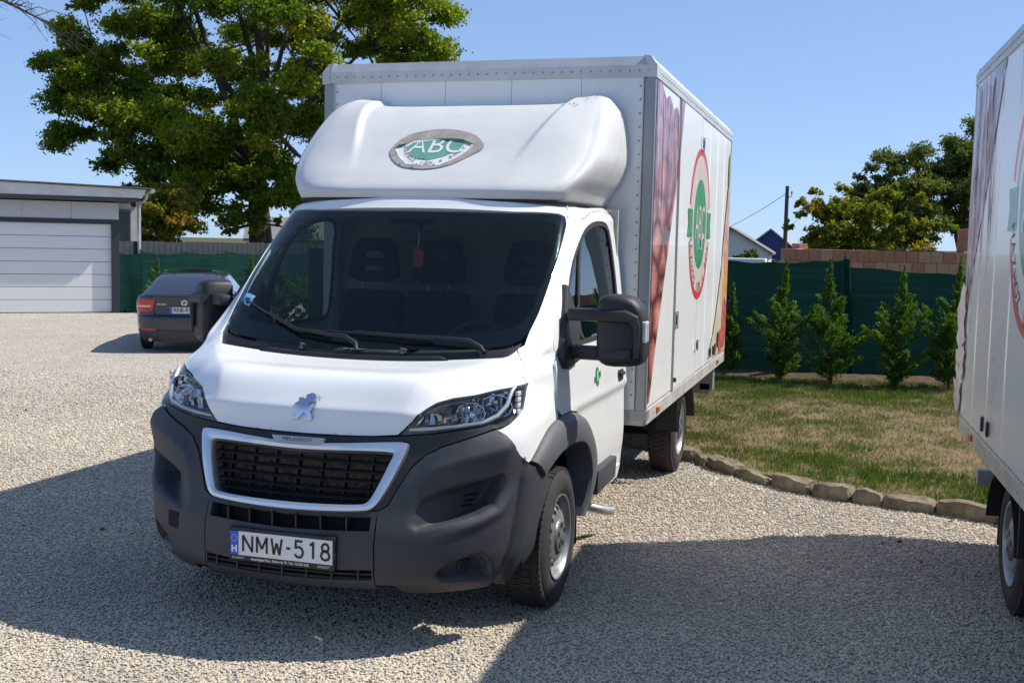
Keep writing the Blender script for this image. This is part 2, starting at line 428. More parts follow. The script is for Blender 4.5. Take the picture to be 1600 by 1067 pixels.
def decal(name, poly, m, off, parent, NT=None, step=.02, vr=(0, 10.5), axes=(0, 2), thick=0., disp=None, mirror=False):
    """sheet given in front view (x,z) or side view (y,z), laid on the skin on both sides of the middle"""
    V, T, BL = sheet(poly, (), (step, step))
    NT_ = NET if NT is None else NT
    if axes == (0, 2):
        q = inv(np.abs(V*[1, 1])*[1, 1], [0, 2], NT, (0, 6), vr); sg = np.where(V[:, 0] < 0, -1, 1)
    else:
        q = inv(V, [1, 2], NT, (5, 10), vr); sg = np.ones(len(V))
    q = np.array(q); P = S(q[:, 0], q[:, 1], NT_); n = SN(q[:, 0], q[:, 1], NT_)
    d = np.full(len(P), off)
    if disp is not None: d = d+disp(V)
    P0 = P*np.c_[sg, sg*0+1, sg*0+1]; n = n*np.c_[sg, sg*0+1, sg*0+1]
    if axes == (0, 2): P0[:, 0] = V[:, 0]; 
    P = P0+n*d[:, None]
    if mirror: P = P*[-1, 1, 1]; T = T[:, ::-1]
    vs = list(P); fs = [tuple(t) for t in T]
    if thick:
        for a, b in zip(BL[0], BL[0][1:]+BL[0][:1]):
            k = len(vs); vs += [P[a], P[b], P0[b]+n[b]*(off-thick), P0[a]+n[a]*(off-thick)]; fs.append((k, k+3, k+2, k+1))
    return mesh_obj(name, vs, fs, m, parent)

UV = {
 'bonnet': [(0.034, 9.847), (0.791, 9.882), (1.46, 10.711), (2.07, 10.838), (2.83, 10.913), (4.031, 10.866), (4.458, 10.232), (5.312, 8.831), (4.412, 8.483), (3.737, 8.074), (3.103, 7.755), (2.669, 7.452), (2.451, 7.205), (2.152, 6.748), (1.719, 6.24), (1.151, 6.159), (0.591, 6.12), (0.057, 6.102)],
 'light': [(1.762, 6.222), (2.178, 6.728), (2.487, 7.189), (2.708, 7.428), (3.128, 7.711), (3.757, 8.015), (4.433, 8.394), (5.359, 8.564), (5.61, 8.384), (5.704, 8.148), (5.695, 7.895), (5.549, 7.543), (5.247, 7.132), (4.923, 6.846), (4.678, 6.647), (4.351, 6.54), (4.171, 6.624), (4.02, 6.67), (3.287, 6.507), (2.504, 6.334)],
 'ws': [(0.054, 12.968), (2.066, 13.002), (3.636, 13.058), (3.978, 13.011), (4.134, 12.867), (4.147, 12.691), (4.14, 12.421), (4.127, 12.116), (4.191, 11.772), (4.275, 11.494), (4.227, 11.239), (3.95, 11.101), (3.151, 11.047), (2.286, 11.051), (1.066, 11.071), (0, 11.083)],
 'wsin': [(0.145, 12.831), (2.115, 12.857), (3.43, 12.873), (3.732, 12.832), (3.851, 12.741), (3.867, 12.63), (3.866, 12.413), (3.858, 12.116), (3.873, 11.778), (3.839, 11.524), (3.571, 11.404), (3.073, 11.342), (2.441, 11.321), (1.351, 11.315), (0, 11.306)],
 'cowl': [(0, 11.071), (1.07, 11.059), (2.292, 11.038), (3.228, 11.022), (4.004, 11.086), (4.135, 11.114), (4.088, 10.881), (2.822, 10.932), (2.063, 10.864), (1.453, 10.758), (0.722, 10.617), (0, 10.496)],
 'surround': [(0.061, 6.06), (0.594, 6.077), (1.153, 6.116), (1.7, 6.174), (2.499, 6.289), (3.284, 6.462), (4.023, 6.623), (4.237, 6.527), (3.451, 6.179), (2.822, 5.911), (2.465, 5.658), (2.29, 5.279), (2.185, 4.763), (2.038, 4.065), (1.863, 3.895), (0.953, 3.862), (0.052, 3.849)],
 'bumper': [(0.057, 3.809), (0.959, 3.822), (1.869, 3.854), (2.059, 4.026), (2.208, 4.725), (2.32, 5.241), (2.495, 5.619), (2.847, 5.87), (3.471, 6.134), (4.302, 6.466), (4.627, 6.222), (4.973, 5.85), (5.215, 5.496), (5.583, 5.117)],
 'bumplow': [(5.96, 0.0), (5.161, 0), (3.622, 0.193), (3.117, 0.217), (2.664, 0.324), (2.444, 0.99)],
 'intake': [(4.764, 4.83), (4.698, 4.922), (4.446, 4.864), (3.24, 4.599), (2.796, 4.344), (2.558, 3.856), (2.498, 3.399), (2.772, 3.186), (3.471, 3.459), (4.139, 3.701), (4.557, 3.976), (4.742, 4.458)],
 'fog': [(4.381, 2.325), (4.156, 2.291), (3.569, 2.078), (3.338, 1.627), (3.558, 1.14), (4.579, 0.961), (4.854, 1.041), (4.668, 1.922)],
 'crease': [(5.037, 5.883), (3.507, 5.511), (2.76, 5.155), (2.454, 4.458)],
 'door': [(10.0, 14.4), (8.585, 14.426), (6.966, 14.202), (5.632, 13.431), (5.209, 12.871), (5.228, 12.44), (5.3, 12.082), (5.52, 11.736), (5.874, 11.434), (6.438, 10.022), (6.582, 7.519)],
 'win': [(6.045, 11.631), (5.68, 12.185), (5.711, 12.526), (5.913, 12.924), (6.389, 13.202), (7.178, 13.437), (8.249, 13.477), (8.817, 13.221), (9.136, 12.902)],
 'number': [(8.438, 7.145)],
 'wing': [(4.135, 11.114), (4.247, 11.248), (4.356, 11.491)],
 'lip': [(6.344, 4.275), (6.161, 3.837), (6.051, 3.471), (5.962, 2.988), (5.929, 2.678), (5.919, 2.013)],
 'vent0': [(3.708, 4.266), (3.991, 4.284), (4.287, 4.292)],
 'vent1': [(3.625, 4.086), (3.933, 4.113), (4.23, 4.133)],
 'vent2': [(3.557, 3.973), (3.87, 3.982), (4.158, 3.977)],
 'fogc': [(4.123, 1.686)],
 'groove': [(5.4, 5.187), (5.312, 4.773), (5.24, 3.811), (5.172, 2.7), (5.092, 1.965), (5.133, 0.159)],
}

# ------------------------------------------------------------------ wheel
M['disc'] = mat('worn_wheel_paint', (.42, .42, .41), .38, metal=.75, var=.25, vscale=10)
WHEEL_MESH = {}
def make_wheel(parent, loc, side, cap=True, dark=False, steer=0):
    """outer face towards +x (side 1) or -x (side -1)"""
    w = empty('wheel', loc); w.parent = parent
    w.rotation_euler = (0, 0, (0 if side > 0 else math.pi)+steer)
    w['_part'] = 1
    if not WHEEL_MESH:
        t = MB(); t.lathe([(-.20, .225), (-.215, .25), (-.222, .29), (-.212, .33), (-.195, .350), (-.175, .360), (-.11, .366), (-.045, .360), (-.025, .350), (-.008, .33), (.004, .30), (.006, .27), (0, .245), (-.012, .226), (-.02, .215)], 64)
        rg = random.Random(3)
        for j in range(60):                       # tread blocks on shoulders and ribs
            a = 2*math.pi*j/60
            for (x0, x1, r0, r1, sk) in ((-.20, -.165, .345, .360, .0), (-.155, -.112, .355, .3685, .02), (-.108, -.065, .355, .3685, -.02), (-.060, -.016, .345, .360, .0)):
                b = MB(); b.box((x0, -.0145, r0-.02), (x1, .0145, r1))
                t.add([rot('X', math.degrees(a+sk)) @ Vector(p) for p in b.v], b.f)
        WHEEL_MESH['tyre'] = autosmooth(t.build('tyre', M['tyre']), 30).data
        # rim: outer lip and barrel, disc with a ring of oval holes
        r = MB(); r.lathe([(-.19, .222), (-.02, .216), (-.008, .222), (-.002, .222), (-.004, .214), (-.022, .204), (-.06, .198), (-.10, .195), (-.12, .19)], 64)
        WHEEL_MESH['rim'] = autosmooth(r.build('rim', M['steel']), 40).data
        holes = []
        for k in range(16):
            a = 2*math.pi*k/16; cx, cy = .146*math.cos(a), .146*math.sin(a)
            holes.append([(cx+.0145*math.cos(t)*math.cos(a)-.019*math.sin(t)*math.sin(a), cy+.0145*math.cos(t)*math.sin(a)+.019*math.sin(t)*math.cos(a)) for t in np.linspace(0, 2*math.pi, 14, endpoint=False)])
        V, T, BL = sheet(circle_poly((0, 0), .194, 64), holes+[circle_poly((0, 0), .085, 40)], (.012, .012))
        def prof(rr): return np.interp(rr, [.085, .10, .125, .150, .172, .194], [-.010, -.010, -.012, -.022, -.046, -.080])
        P = np.c_[prof(np.hypot(V[:, 0], V[:, 1])), V[:, 0], V[:, 1]]
        vs = list(P); fs = [tuple(t) for t in T]
        for l in BL[1:17]:
            for a, b in zip(l, l[1:]+l[:1]):
                k = len(vs); vs += [P[a], P[b], P[b]+[-.012, 0, 0], P[a]+[-.012, 0, 0]]; fs.append((k, k+1, k+2, k+3))
        WHEEL_MESH['disc'] = autosmooth(mesh_obj('wheel_disc', vs, fs, M['disc']), 50).data
        # centre cap with five pockets
        holes = [circle_poly((.055*math.cos(2*math.pi*k/5+.3), .055*math.sin(2*math.pi*k/5+.3)), .0205, 18) for k in range(5)]
        V, T, BL = sheet(circle_poly((0, 0), .095, 48), holes, (.01, .01))
        def prc(rr): return np.interp(rr, [0, .026, .032, .078, .088, .095], [.012, .012, .004, .004, 0, -.014])
        P = np.c_[prc(np.hypot(V[:, 0], V[:, 1])), V[:, 0], V[:, 1]]; vs = list(P); fs = [tuple(t) for t in T]
        for l in BL[1:]:
            k0 = len(vs)
            for a, b in zip(l, l[1:]+l[:1]):
                k = len(vs); vs += [P[a], P[b], P[b]+[-.03, 0, 0], P[a]+[-.03, 0, 0]]; fs.append((k, k+1, k+2, k+3))
        WHEEL_MESH['cap'] = autosmooth(mesh_obj('hub_cap', vs, fs, M['cap']), 40).data
        n = MB()
        for k in range(5):
            a = 2*math.pi*k/5+.3; n.lathe([(-.03, .012), (-.008, .012), (-.004, .009), (-.004, 0.0001)], 6, c=(0, .058*math.cos(a), .058*math.sin(a)))
        n.lathe([(-.06, .19), (-.06, .0001)], 32, flip=False)
        WHEEL_MESH['back'] = n.build('wheel_nuts', M['black']).data
        for o in [o for o in COL.objects if o.name.split('.')[0] in ('tyre', 'rim', 'wheel_disc', 'hub_cap', 'wheel_nuts') and o.parent is None]: bpy.data.objects.remove(o)
    for nm, k in (('tyre', 'tyre'), ('rim', 'rim'), ('wheel_disc', 'disc'), ('hub_cap', 'cap'), ('wheel_nuts', 'back')):
        o = bpy.data.objects.new(nm, WHEEL_MESH[k]); COL.objects.link(o); o.parent = w
    return w
M['cap'] = mat('hub_cap_grey', (.20, .20, .20), .45, metal=.6, var=.15, vscale=20)

# ------------------------------------------------------------------ delivery truck
BX, BY0, BY1, BZ0, BZ1 = 1.163, 1.736, 6.28, .70, 3.02
def bnd(u, v, P):
    """the flank drops away outside the shoulder crease that runs from the front corner of the flat bonnet top to the screen"""
    xr = np.interp(P[:, 1], [-.80, -.632, -.44, -.258], [.47, .522, .67, .80])
    return -.21*np.clip(np.abs(P[:, 0])-xr, 0, .2)*sstep(P[:, 2], 1.0, 1.2)*sstep(P[:, 1], .12, -.25)*sstep(v, 10.9, 10.2)
def make_truck():
    t = empty('box_truck', (0, 0, 0))
    X43 = [tuple(q) for q in xz([(.43, z) for z in (.66, .58, .50, .42, .36, .30)])]
    bt = UV['bumper']; low = UV['bumplow']
    LIP = UV['lip']+[(5.80, 1.45), (5.66, .85), (5.45, .4)]
    # --- bumper, centre piece with two slots
    slot = [(.0, .628), (.20, .632), (.405, .636), (.405, .577), (.2, .572), (0, .568)]
    slot_uv = xz(resample(slot, .06)[:])
    lowg = xz([(0, .392), (.2, .396), (.42, .402), (.415, .352), (.2, .345), (0, .342)])
    cen_top = [bt[0], bt[1], bt[2]]
    def hole_half(q): return [(max(0, a), b) for a, b in q]
    # the centre piece is split in three bands so that the slots stay open at the middle
    b_hi = xz([(0, .628), (.2, .632), (.405, .636)]); b_lo = xz([(0, .568), (.2, .572), (.405, .577)])
    e = lambda *z: xz([(.427, k) for k in z])
    zt = S(*np.array(bt[2]), )[0][2]
    cpoly = [(0, bt[0][1])]+[bt[1], bt[2]]+e(.60, .50, .40, .30)+xz([(.2, .30), (0, .30)])
    def central(u, v, P): return .004*np.sin(P[:, 0]*0)
    # C-shaped outline: cut the half-holes out of the half sheet at u=0
    slot_half = [(0, xz([(0, .628)])[0][1])]+b_hi[1:]+b_lo[::-1][:-1]+[(0, xz([(0, .568)])[0][1])]
    g_hi = xz([(0, .392), (.2, .396), (.42, .402)]); g_lo = xz([(0, .345), (.2, .348), (.42, .354)])
    g_half = [(0, g_hi[0][1])]+g_hi[1:]+g_lo[::-1][:-1]+[(0, g_lo[0][1])]
    right = cpoly[1:-1]
    poly = [cpoly[0]]+right+[(0, cpoly[-1][1])]+g_half[::-1]+slot_half[::-1]
    panel('bumper_centre', poly, m=M['plastic'], off=0, step=(.14, .2), depth=.05, parent=t)
    panel('bumper_backing', [(0, 4.4), (1.75, 4.4), (1.75, .6), (0, .6)], m=M['void'], off=-.055, step=(.4, .4), depth=0, parent=t)
    for s in (1, -1):
        for xb in (.06, .18, .30):
            b = MB(); p, = xz([(xb, .60)]); q = S([p[0]], [p[1]])[0]
            b.box((s*q[0]-.0035, q[1]-.004, .568), (s*q[0]+.0035, q[1]+.05, .634)); b.build('slot_bar', M['black'], t)
    for zb in (.357, .379):
        pts = [(x, z_) for x, z_ in zip(np.linspace(0, .42, 7), [zb]*7)]; q = np.array(xz(pts)); P = S(q[:, 0], q[:, 1])+[0, .012, 0]
        P = np.concatenate([(P*[-1, 1, 1])[::-1], P[1:]]); b = MB(); b.tube(P, .005, 6); b.build('lower_grille_slat', M['black'], t)
    b = MB()
    for xb in (-.36, -.24, -.12, 0, .12, .24, .36):
        p, = xz([(abs(xb), .37)]); q = S([p[0]], [p[1]])[0]; b.box((xb-.004, q[1]+.002, .342), (xb+.004, q[1]+.03, .398))
    b.build('lower_grille_bar', M['black'], t)
    # --- bumper corners with intake and fog lamp pockets
    met = np.array([.17, .125])
    ci = np.array(UV['intake'])*met; cf = np.array(UV['fog'])*met
    cr_u = [q[0] for q in UV['crease']][::-1]; cr_v = [q[1] for q in UV['crease']][::-1]
    def bd(u, v, P):
        Q = np.c_[u, v]*met
        d = -.105*sstep(sdf(Q, ci), -.004, .026)*sstep(u, 2.3, 4.4)
        d += -.055*sstep(sdf(Q, cf), -.004, .02)*sstep(u, 2.4, 3.6)
        vc = np.interp(u, cr_u, cr_v); k = (v-vc)*.125
        d += .026*np.where(k > 0, np.clip(1-k/.10, 0, 1), np.clip(1+k/.16, 0, 1)**1.5)*sstep(u, 2.1, 3.2)*sstep(u, 5.25, 4.7)
        lip = sdf(Q, ci); d += .018*np.exp(-((lip+.035)/.028)**2)*sstep(vc-v, 1.2, 2.2)*sstep(u, 2.9, 4.3)   # swelling under the intake
        ed = np.interp(v, [q_[1] for q_ in UV['groove'][::-1]], [q_[0] for q_ in UV['groove'][::-1]])
        d += .020*sstep(u, ed, ed+.3) - .014*np.exp(-((u-ed)/.05)**2)
        return d
    corner = bt[2:]+[(5.72, 5.02), (5.95, 4.7)]+LIP+[(5.1, .22)]+low[2:5]+[(low[5][0], .95)]+xz([(.433, .33), (.433, .40), (.433, .50), (.433, .60)])
    panel('bumper_corner', corner, m=M['plastic'], step=(.055, .075), depth=.03, disp=bd, parent=t, mode='both')
    # fog lamp blank, vents in the intake
    for s in (1, -1):
        fu, fv = UV['fogc'][0]; p = S([fu], [fv])[0]; n = SN([fu], [fv])[0]
        b = MB(); b.lathe([(-.02, .036), (0, .036), (.006, .030), (.006, .022), (.0, .020), (.0, .0001)], 24, 'y', flip=True)
        b.box((-.03, -.006, .006), (.03, .006, .010)); b.box((-.03, -.006, -.010), (.03, .006, -.006))
        ang = math.atan2(n[0], -n[1])
        v = [Matrix.Rotation(ang, 3, 'Z') @ Vector((x, -y, z)) + Vector(p-n*.045) for x, y, z in b.v]
        b2 = MB(); b2.add(v, b.f); autosmooth(b2.build('fog_lamp_blank', M['black'], t, mirror=s < 0))
        b = MB()
        for k in range(3):
            q = [S([a_], [c_])[0]-SN([a_], [c_])[0]*.092 for a_, c_ in UV['vent%d' % k]]
            b.tube(q, .006, 6)
        b.build('intake_vent', M['void'], t, mirror=s < 0)
    # tow eye cover on the vehicle's right corner
    p, = xz([(.66, .515)]); c0 = S([p[0]], [p[1]])[0]; n = SN([p[0]], [p[1]])[0]; ang = math.atan2(n[0], -n[1])
    b = MB(); b.box((-.045, -.004, -.04), (.045, .03, .04), bev=.006)
    b2 = MB(); b2.add([Matrix.Rotation(ang, 3, 'Z') @ Vector(q)+Vector(c0) for q in b.v], b.f); b2.build('tow_eye_hole', M['void'], t, mirror=True)
    # --- dark surround, satin frame, grille
    fo = [(0, .642), (.20, .646), (.375, .655), (.41, .668), (.435, .70), (.475, .78), (.515, .88), (.532, .94), (.528, .958), (.51, .965), (.40, .952), (.20, .933), (0, .924)]
    fi = [(0, .676), (.20, .679), (.35, .685), (.378, .693), (.393, .712), (.425, .79), (.460, .885), (.463, .900), (.452, .906), (.30, .903), (.15, .896), (0, .893)]
    fou = xz(fo); fiu = xz(fi); su = UV['surround']
    su2 = [(0, su[0][1])]+su[1:-1]+[(0, su[-1][1])]
    sp = su2+[(0, fou[0][1])]+fou[1:-1]+[(0, fou[-1][1])]
    panel('grille_surround', sp, m=M['black'], off=-.004, step=(.12, .16), depth=.03, parent=t)
    fo_c = [(0, .642), (.20, .646), (.375, .655), (.41, .668), (.435, .70), (.475, .78), (.515, .88), (.531, .935), (.524, .960), (.40, .952), (.20, .933), (0, .924)]
    fi_c = [(0, .676), (.20, .679), (.35, .685), (.377, .694), (.393, .715), (.425, .79), (.454, .87), (.463, .896), (.455, .906), (.32, .904), (.16, .897), (0, .893)]
    full = lambda L: [(-a, c) for a, c in L[::-1][:-1]]+L[:-1]
    A = np.array(roundpoly(full(fo_c), 2)); B = np.array(roundpoly(full(fi_c), 2)); nfr = len(A); prof_ = [(-.03, -.045), (0, .0), (.0, .020), (.07, .030), (.5, .033), (.90, .026), (1, .012), (1.0, -.055)]
    vs = []
    for k, d in prof_:
        Q = A*(1-max(k, 0))+B*max(k, 0); q = np.array(xz([(abs(a), c) for a, c in Q])); P = S(q[:, 0], q[:, 1]); n = SN(q[:, 0], q[:, 1]); P = P+n*d; P[:, 0] = P[:, 0]*np.where(Q[:, 0] < 0, -1, 1); vs += list(P)
    npf = len(prof_); fs = [(k*nfr+i_, k*nfr+(i_+1) % nfr, (k+1)*nfr+(i_+1) % nfr, (k+1)*nfr+i_) for k in range(npf-1) for i_ in range(nfr)]
    autosmooth(mesh_obj('grille_frame', vs, fs, M['satin'], t), 32)
    bp = [(-.135, .948), (.135, .948), (.115, .917), (-.115, .917)]
    bo = decal('grille_badge', bp, M['badge_grey'], .036, t, thick=.02)
    def onfront(a, b, off):
        p, = xz([(abs(a), b)]); P = S([p[0]], [p[1]])[0]+SN([p[0]], [p[1]])[0]*off; return (a, P[1], P[2])
    text_obj('badge_lettering', 'PEUGEOT', .024, lambda a, b: onfront(a, .932+b, .0385), M['plastic'], bo, sx=1.45)
    gr = MB(); g = gr
    g.box((-.47, -.735, .62), (.47, -.72, .95)); go = g.build('radiator', M['radiator'], t)
    for i, zb in enumerate((.708, .742, .781, .820, .859, .893)):
        w = np.interp(zb, [.69, .90], [.395, .462])
        xs = np.linspace(-w, w, 13); q = np.array(xz([(abs(x), zb) for x in xs])); P = S(q[:, 0], q[:, 1]); P[:, 0] = xs
        vs = []
        for p in P: vs += [(p[0], p[1]+.012, zb-.006), (p[0], p[1]+.006, zb+.002), (p[0], p[1]+.05, zb+.006), (p[0], p[1]+.05, zb-.002)]
        fs = [(k*4+j, k*4+(j+1) % 4, k*4+4+(j+1) % 4, k*4+4+j) for k in range(12) for j in range(4)]
        mesh_obj('grille_slat', vs, fs, M['black'], t, False)
    for xb in (-.36, -.24, -.12, 0, .12, .24, .36):
        p, = xz([(abs(xb), .8)]); y = S([p[0]], [p[1]])[0][1]
        b = MB(); b.box((xb-.003, y+.035, .675), (xb+.003, y+.07, .90), rot('X', -17)); b.build('grille_bar', M['black'], t)
    # --- bonnet
    bo_ = UV['bonnet']; REAR = [(0, 9.93), (1, 9.96), (2, 10.06), (2.8, 10.26), (3.4, 10.5), (3.85, 10.75)]; bpoly = REAR+bo_[5:-1]+[(0, bo_[-1][1])]
    panel('bonnet', bpoly, m=M['white'], step=(.08, .09), depth=.025, disp=bnd, parent=t)
    lion = [(-0.059,1.036),(-0.052,1.045),(-0.038,1.048),(-0.033,1.061),(-0.026,1.072),(-0.013,1.085),(-0.02,1.092),(-0.053,1.091),(-0.05,1.098),(-0.042,1.104),(-0.026,1.107),(-0.029,1.11),(-0.043,1.116),(-0.037,1.123),(-0.027,1.124),(-0.016,1.122),(-0.0,1.113),(-0.007,1.119),(-0.005,1.129),(-0.009,1.135),(0.002,1.139),(0.017,1.145),(0.032,1.143),(0.042,1.134),(0.043,1.124),(0.041,1.112),(0.021,1.107),(0.017,1.102),(0.028,1.085),(0.048,1.093),(0.05,1.089),(0.039,1.076),(0.034,1.074),(0.041,1.054),(0.047,1.039),(0.035,1.031),(0.008,1.033),(0.01,1.04),(0.02,1.047),(0.021,1.053),(0.002,1.068),(-0.013,1.051),(-0.024,1.042),(-0.028,1.031)]
    em = decal('emblem', lion, M['emblem'], .014, t, step=.008, thick=.014)
    b = MB(); b.tube([onfront(a, c, .010) for a, c in ((.042, 1.118), (.047, 1.130), (.058, 1.133), (.064, 1.128), (.064, 1.114))], .0035, 6); b.build('emblem_tail', M['chrome'], em)
    # --- headlights
    hl = UV['light']; hin = offset_poly([(a*.17, b*.125) for a, b in hl], .012); hin = [(a/.17, b/.125) for a, b in hin]
    lens = panel('headlight', hl, m=M['lens'], off=.002, step=(.1, .12), depth=.02, disp=bnd, parent=t, mode='both')
    hm = np.array(hl)*met
    def hd(u, v, P):
        return bnd(u, v, P)-.055*sstep(sdf(np.c_[u, v]*met, hm), .004, .05)
    for L, s in zip(lens, (1, -1)):
        o = panel('headlight_housing', hl, m=M['lamp_dark'], off=-.018, step=(.07, .08), depth=0, disp=hd, parent=None, mode='left')[0]
        if s < 0:
            o.data.transform(Matrix.Scale(-1, 4, (1, 0, 0))); o.data.flip_normals()
        o.parent = L
        for (uu, vv, rr) in ((3.62, 7.22, .050), (4.35, 7.45, .054)):
            p = S([uu], [vv])[0]; n = SN([uu], [vv])[0]; fwd = (n*.5+np.array([.05, -.9, .05])); fwd /= np.linalg.norm(fwd)
            q = Vector(fwd).to_track_quat('X', 'Z').to_matrix()
            b = MB(); b.lathe([(-.05, .010), (-.042, .026), (-.022, rr*.8), (0, rr), (.0, rr*1.05)], 10); b.lathe([(-.05, .012), (-.02, .014), (-.015, .0001)], 8)
            b2 = MB(); b2.add([q @ Vector((w[0], w[1]*1.35, w[2]))+Vector(p-n*.036) for w in b.v], b.f)
            b2.build('lamp_reflector', M['chrome'], L, mirror=s < 0)
        rf = random.Random(8); b = MB(); hp = offset_poly([(a*.17, c*.125) for a, c in hl], .03)
        for k in range(170):
            uu, vv = rf.uniform(2.2, 4.75), rf.uniform(6.5, 8.3)
            if not inpoly([(uu*.17, vv*.125)], hp)[0]: continue
            p = S([uu], [vv])[0]-SN([uu], [vv])[0]*rf.uniform(.03, .055); w, h = rf.uniform(.006, .016), rf.uniform(.010, .03)
            q = Matrix.Rotation(rf.uniform(-.7, .7), 3, 'Z') @ Matrix.Rotation(rf.uniform(-.6, .6), 3, 'X')
            b.add([q @ Vector(c)+Vector(p) for c in ((-w, 0, -h), (w, 0, -h*.8), (w*.8, 0, h), (-w*.7, 0, h*.9))], [(0, 1, 2, 3)])
        tag(b.build('reflector_facet', M['facet'], L, mirror=s < 0), kind='stuff')
        q = [S([a], [b_])[0]-SN([a], [b_])[0]*.014 for a, b_ in ((2.0, 6.42), (2.6, 6.50), (3.2, 6.60), (3.9, 6.76), (4.3, 6.98), (4.62, 7.35), (4.85, 7.95), (4.95, 8.2))]
        b = MB(); b.tube(q, [.006, .008, .009, .010, .011, .011, .010, .008], 8); autosmooth(b.build('running_light', M['drl'], L, mirror=s < 0))
        b = MB(); p = S([5.1], [7.35])[0]-SN([5.1], [7.35])[0]*.02
        for k in range(4):
            b.box(p+np.array([-.012, -.03, -.05+k*.028]), p+np.array([.004, .02, -.028+k*.028]), bev=.004)
        b.build('indicator_reflector', M['clear'], L, mirror=s < 0)
    # --- cowl, wipers
    ck = [(0, 11.02), (1.5, 11.02), (3, 11.01), (3.8, 11.03), (4.12, 11.08), (4.10, 10.93), (3.95, 10.86)]+[(a, b+.07) for a, b in REAR[::-1][1:]]
    panel('cowl', ck, m=M['black'], off=-.012, step=(.12, .06), depth=.03, disp=lambda u, v, P: -.012*sstep(v, 10.0, 10.2)*sstep(v, 10.95, 10.7), parent=t)
    for k in range(5):
        us = np.linspace(0, 2.45-.12*k, 10); vv = 10.10+k*.11+.02*us**2
        P = S(us, vv)-SN(us, vv)*.012; P[0, 0] = 0
        P = np.concatenate([(P*[-1, 1, 1])[::-1], P[1:]]); b = MB(); b.tube(P, .0055, 6); autosmooth(b.build('cowl_slat', M['plastic'], t))
    def wsp(x, z, off):
        p, = inv([(abs(x), z)], [0, 2], urange=(0, 5), vrange=(10.4, 13.6)); P = S([p[0]], [p[1]])[0]+SN([p[0]], [p[1]])[0]*[1 if x > 0 else -1, 1, 1]*off; return (x, P[1], P[2])
    for nm, bl, arm, piv in (('w', [(-.80, 1.525), (-.60, 1.462), (-.38, 1.39), (-.16, 1.37)], [(-.55, 1.445), (-.36, 1.383), (-.16, 1.362), (-.06, 1.358), (.0, 1.338), (.02, 1.305)], 0),
                             ('w', [(-.36, 1.388), (-.10, 1.39), (.20, 1.383), (.40, 1.374)], [(-.02, 1.384), (.25, 1.374), (.50, 1.368), (.60, 1.362), (.66, 1.345), (.69, 1.32)], 0)):
        w = MB(); w.tube([wsp(x, z, .010) for x, z in bl], .006, 6); wo = w.build('wiper', M['black'], t)
        b = MB(); b.tube([wsp(x, z, .03 if i < 4 else .01) for i, (x, z) in enumerate(arm)], [.005, .007, .009, .011, .013, .012], 8); autosmooth(b.build('wiper_arm', M['black'], wo))
    for x in (-.30, .26):
        P = wsp(x, 1.315, .014); b = MB(); b.tube([(x-.0, P[1], P[2]-.02), (x, P[1]+.005, P[2]+.004), (x+.025, P[1]+.02, P[2]+.0)], [.014, .012, .005], 8); autosmooth(b.build('washer_nozzle', M['plastic'], t))
    # --- windscreen
    ws = UV['ws']; wp = [(0, ws[0][1])]+ws[1:-1]+[(0, 11.07)]
    wi = UV['wsin']; wip = [(0, wi[0][1])]+wi[1:-1]+[(0, 11.32)]
    wo = panel('windscreen', wp, m=M['ws'], off=-.002, step=(.2, .1), depth=.006, parent=t)[0]
    panel('windscreen_border', wp+wip[::-1], m=M['frit'], off=-.009, step=(.12, .06), depth=0, parent=wo)
    st = decal('windscreen_sticker', [(-.855, 1.555), (-.80, 1.562), (-.745, 1.548), (-.755, 1.495), (-.80, 1.505)], M['sticker_blue'], .0015, wo, vr=(10.4, 13.6))
    decal('sticker_print', [(-.85, 1.553), (-.828, 1.557), (-.825, 1.512), (-.842, 1.525)], M['blue'], .0025, wo, vr=(10.4, 13.6))
    decal('sticker_print', [(-.81, 1.54), (-.77, 1.535), (-.772, 1.528), (-.81, 1.533)], M['ink'], .0025, wo, vr=(10.4, 13.6))
    decal('sticker_print', [(-.795, 1.525), (-.77, 1.522), (-.772, 1.507), (-.795, 1.511)], M['ink'], .0025, wo, vr=(10.4, 13.6))
    # --- wings, pillars, roof in white
    fl_out = [(-.50, .80), (-.44, .848), (-.37, .90), (-.287, .945), (-.17, .985), (.029, 1.0), (.25, .993), (.40, .965), (.52, .915), (.63, .84), (.71, .75), (.75, .66), (.76, .56), (.74, .46)]
    lo = UV['light']
    door = UV['door'][1:]
    dfront = [(q[0], q[1]) for q in door]
    dlow = yz([(-.005, 1.12), (-.01, 1.04)])
    wsr = ws[:-1]
    body = [(0, wsr[0][1]+.12)]+[(a+.03, b+.04) for a, b in wsr[1:4]]+[(a+.06, b) for a, b in wsr[4:11]]+[(4.34, 10.98)]+[(4.06, 10.9), (4.48, 10.24), (5.33, 8.85)]
    body += [(5.62, 8.58), (5.74, 8.3), (5.76, 7.9), (5.58, 7.5), (5.27, 7.09), (4.95, 6.79), (4.7, 6.6), (4.42, 6.46)]
    body += [(a+.03, b) for a, b in bt[9:13]]+[(5.58, 5.2)]
    flo = yz(fl_out)
    body += yz([(-.40, .86), (-.287, .935), (-.17, .975), (.0, .99)])
    body += [(a-.012, b) for a, b in [dlow[1], dlow[0]]]+[(a-.02, b+.01) for a, b in dfront[::-1]]+[(10, 14.22), (10, 15.6), (0, 15.6)]
    panel('cab_body', body, m=M['white'], step=(.09, .11), depth=.03, disp=bnd, parent=t)
    # --- doors
    def ddisp(u, v, P):
        return -.014*sstep(P[:, 2], 1.0, .955)*sstep(P[:, 1], .0, .3)+.006*np.exp(-((P[:, 2]-1.0)/.03)**2)
    rear = [(10, 14.1), (10, 12), (10, 9), (10, 6), (10, 4)]
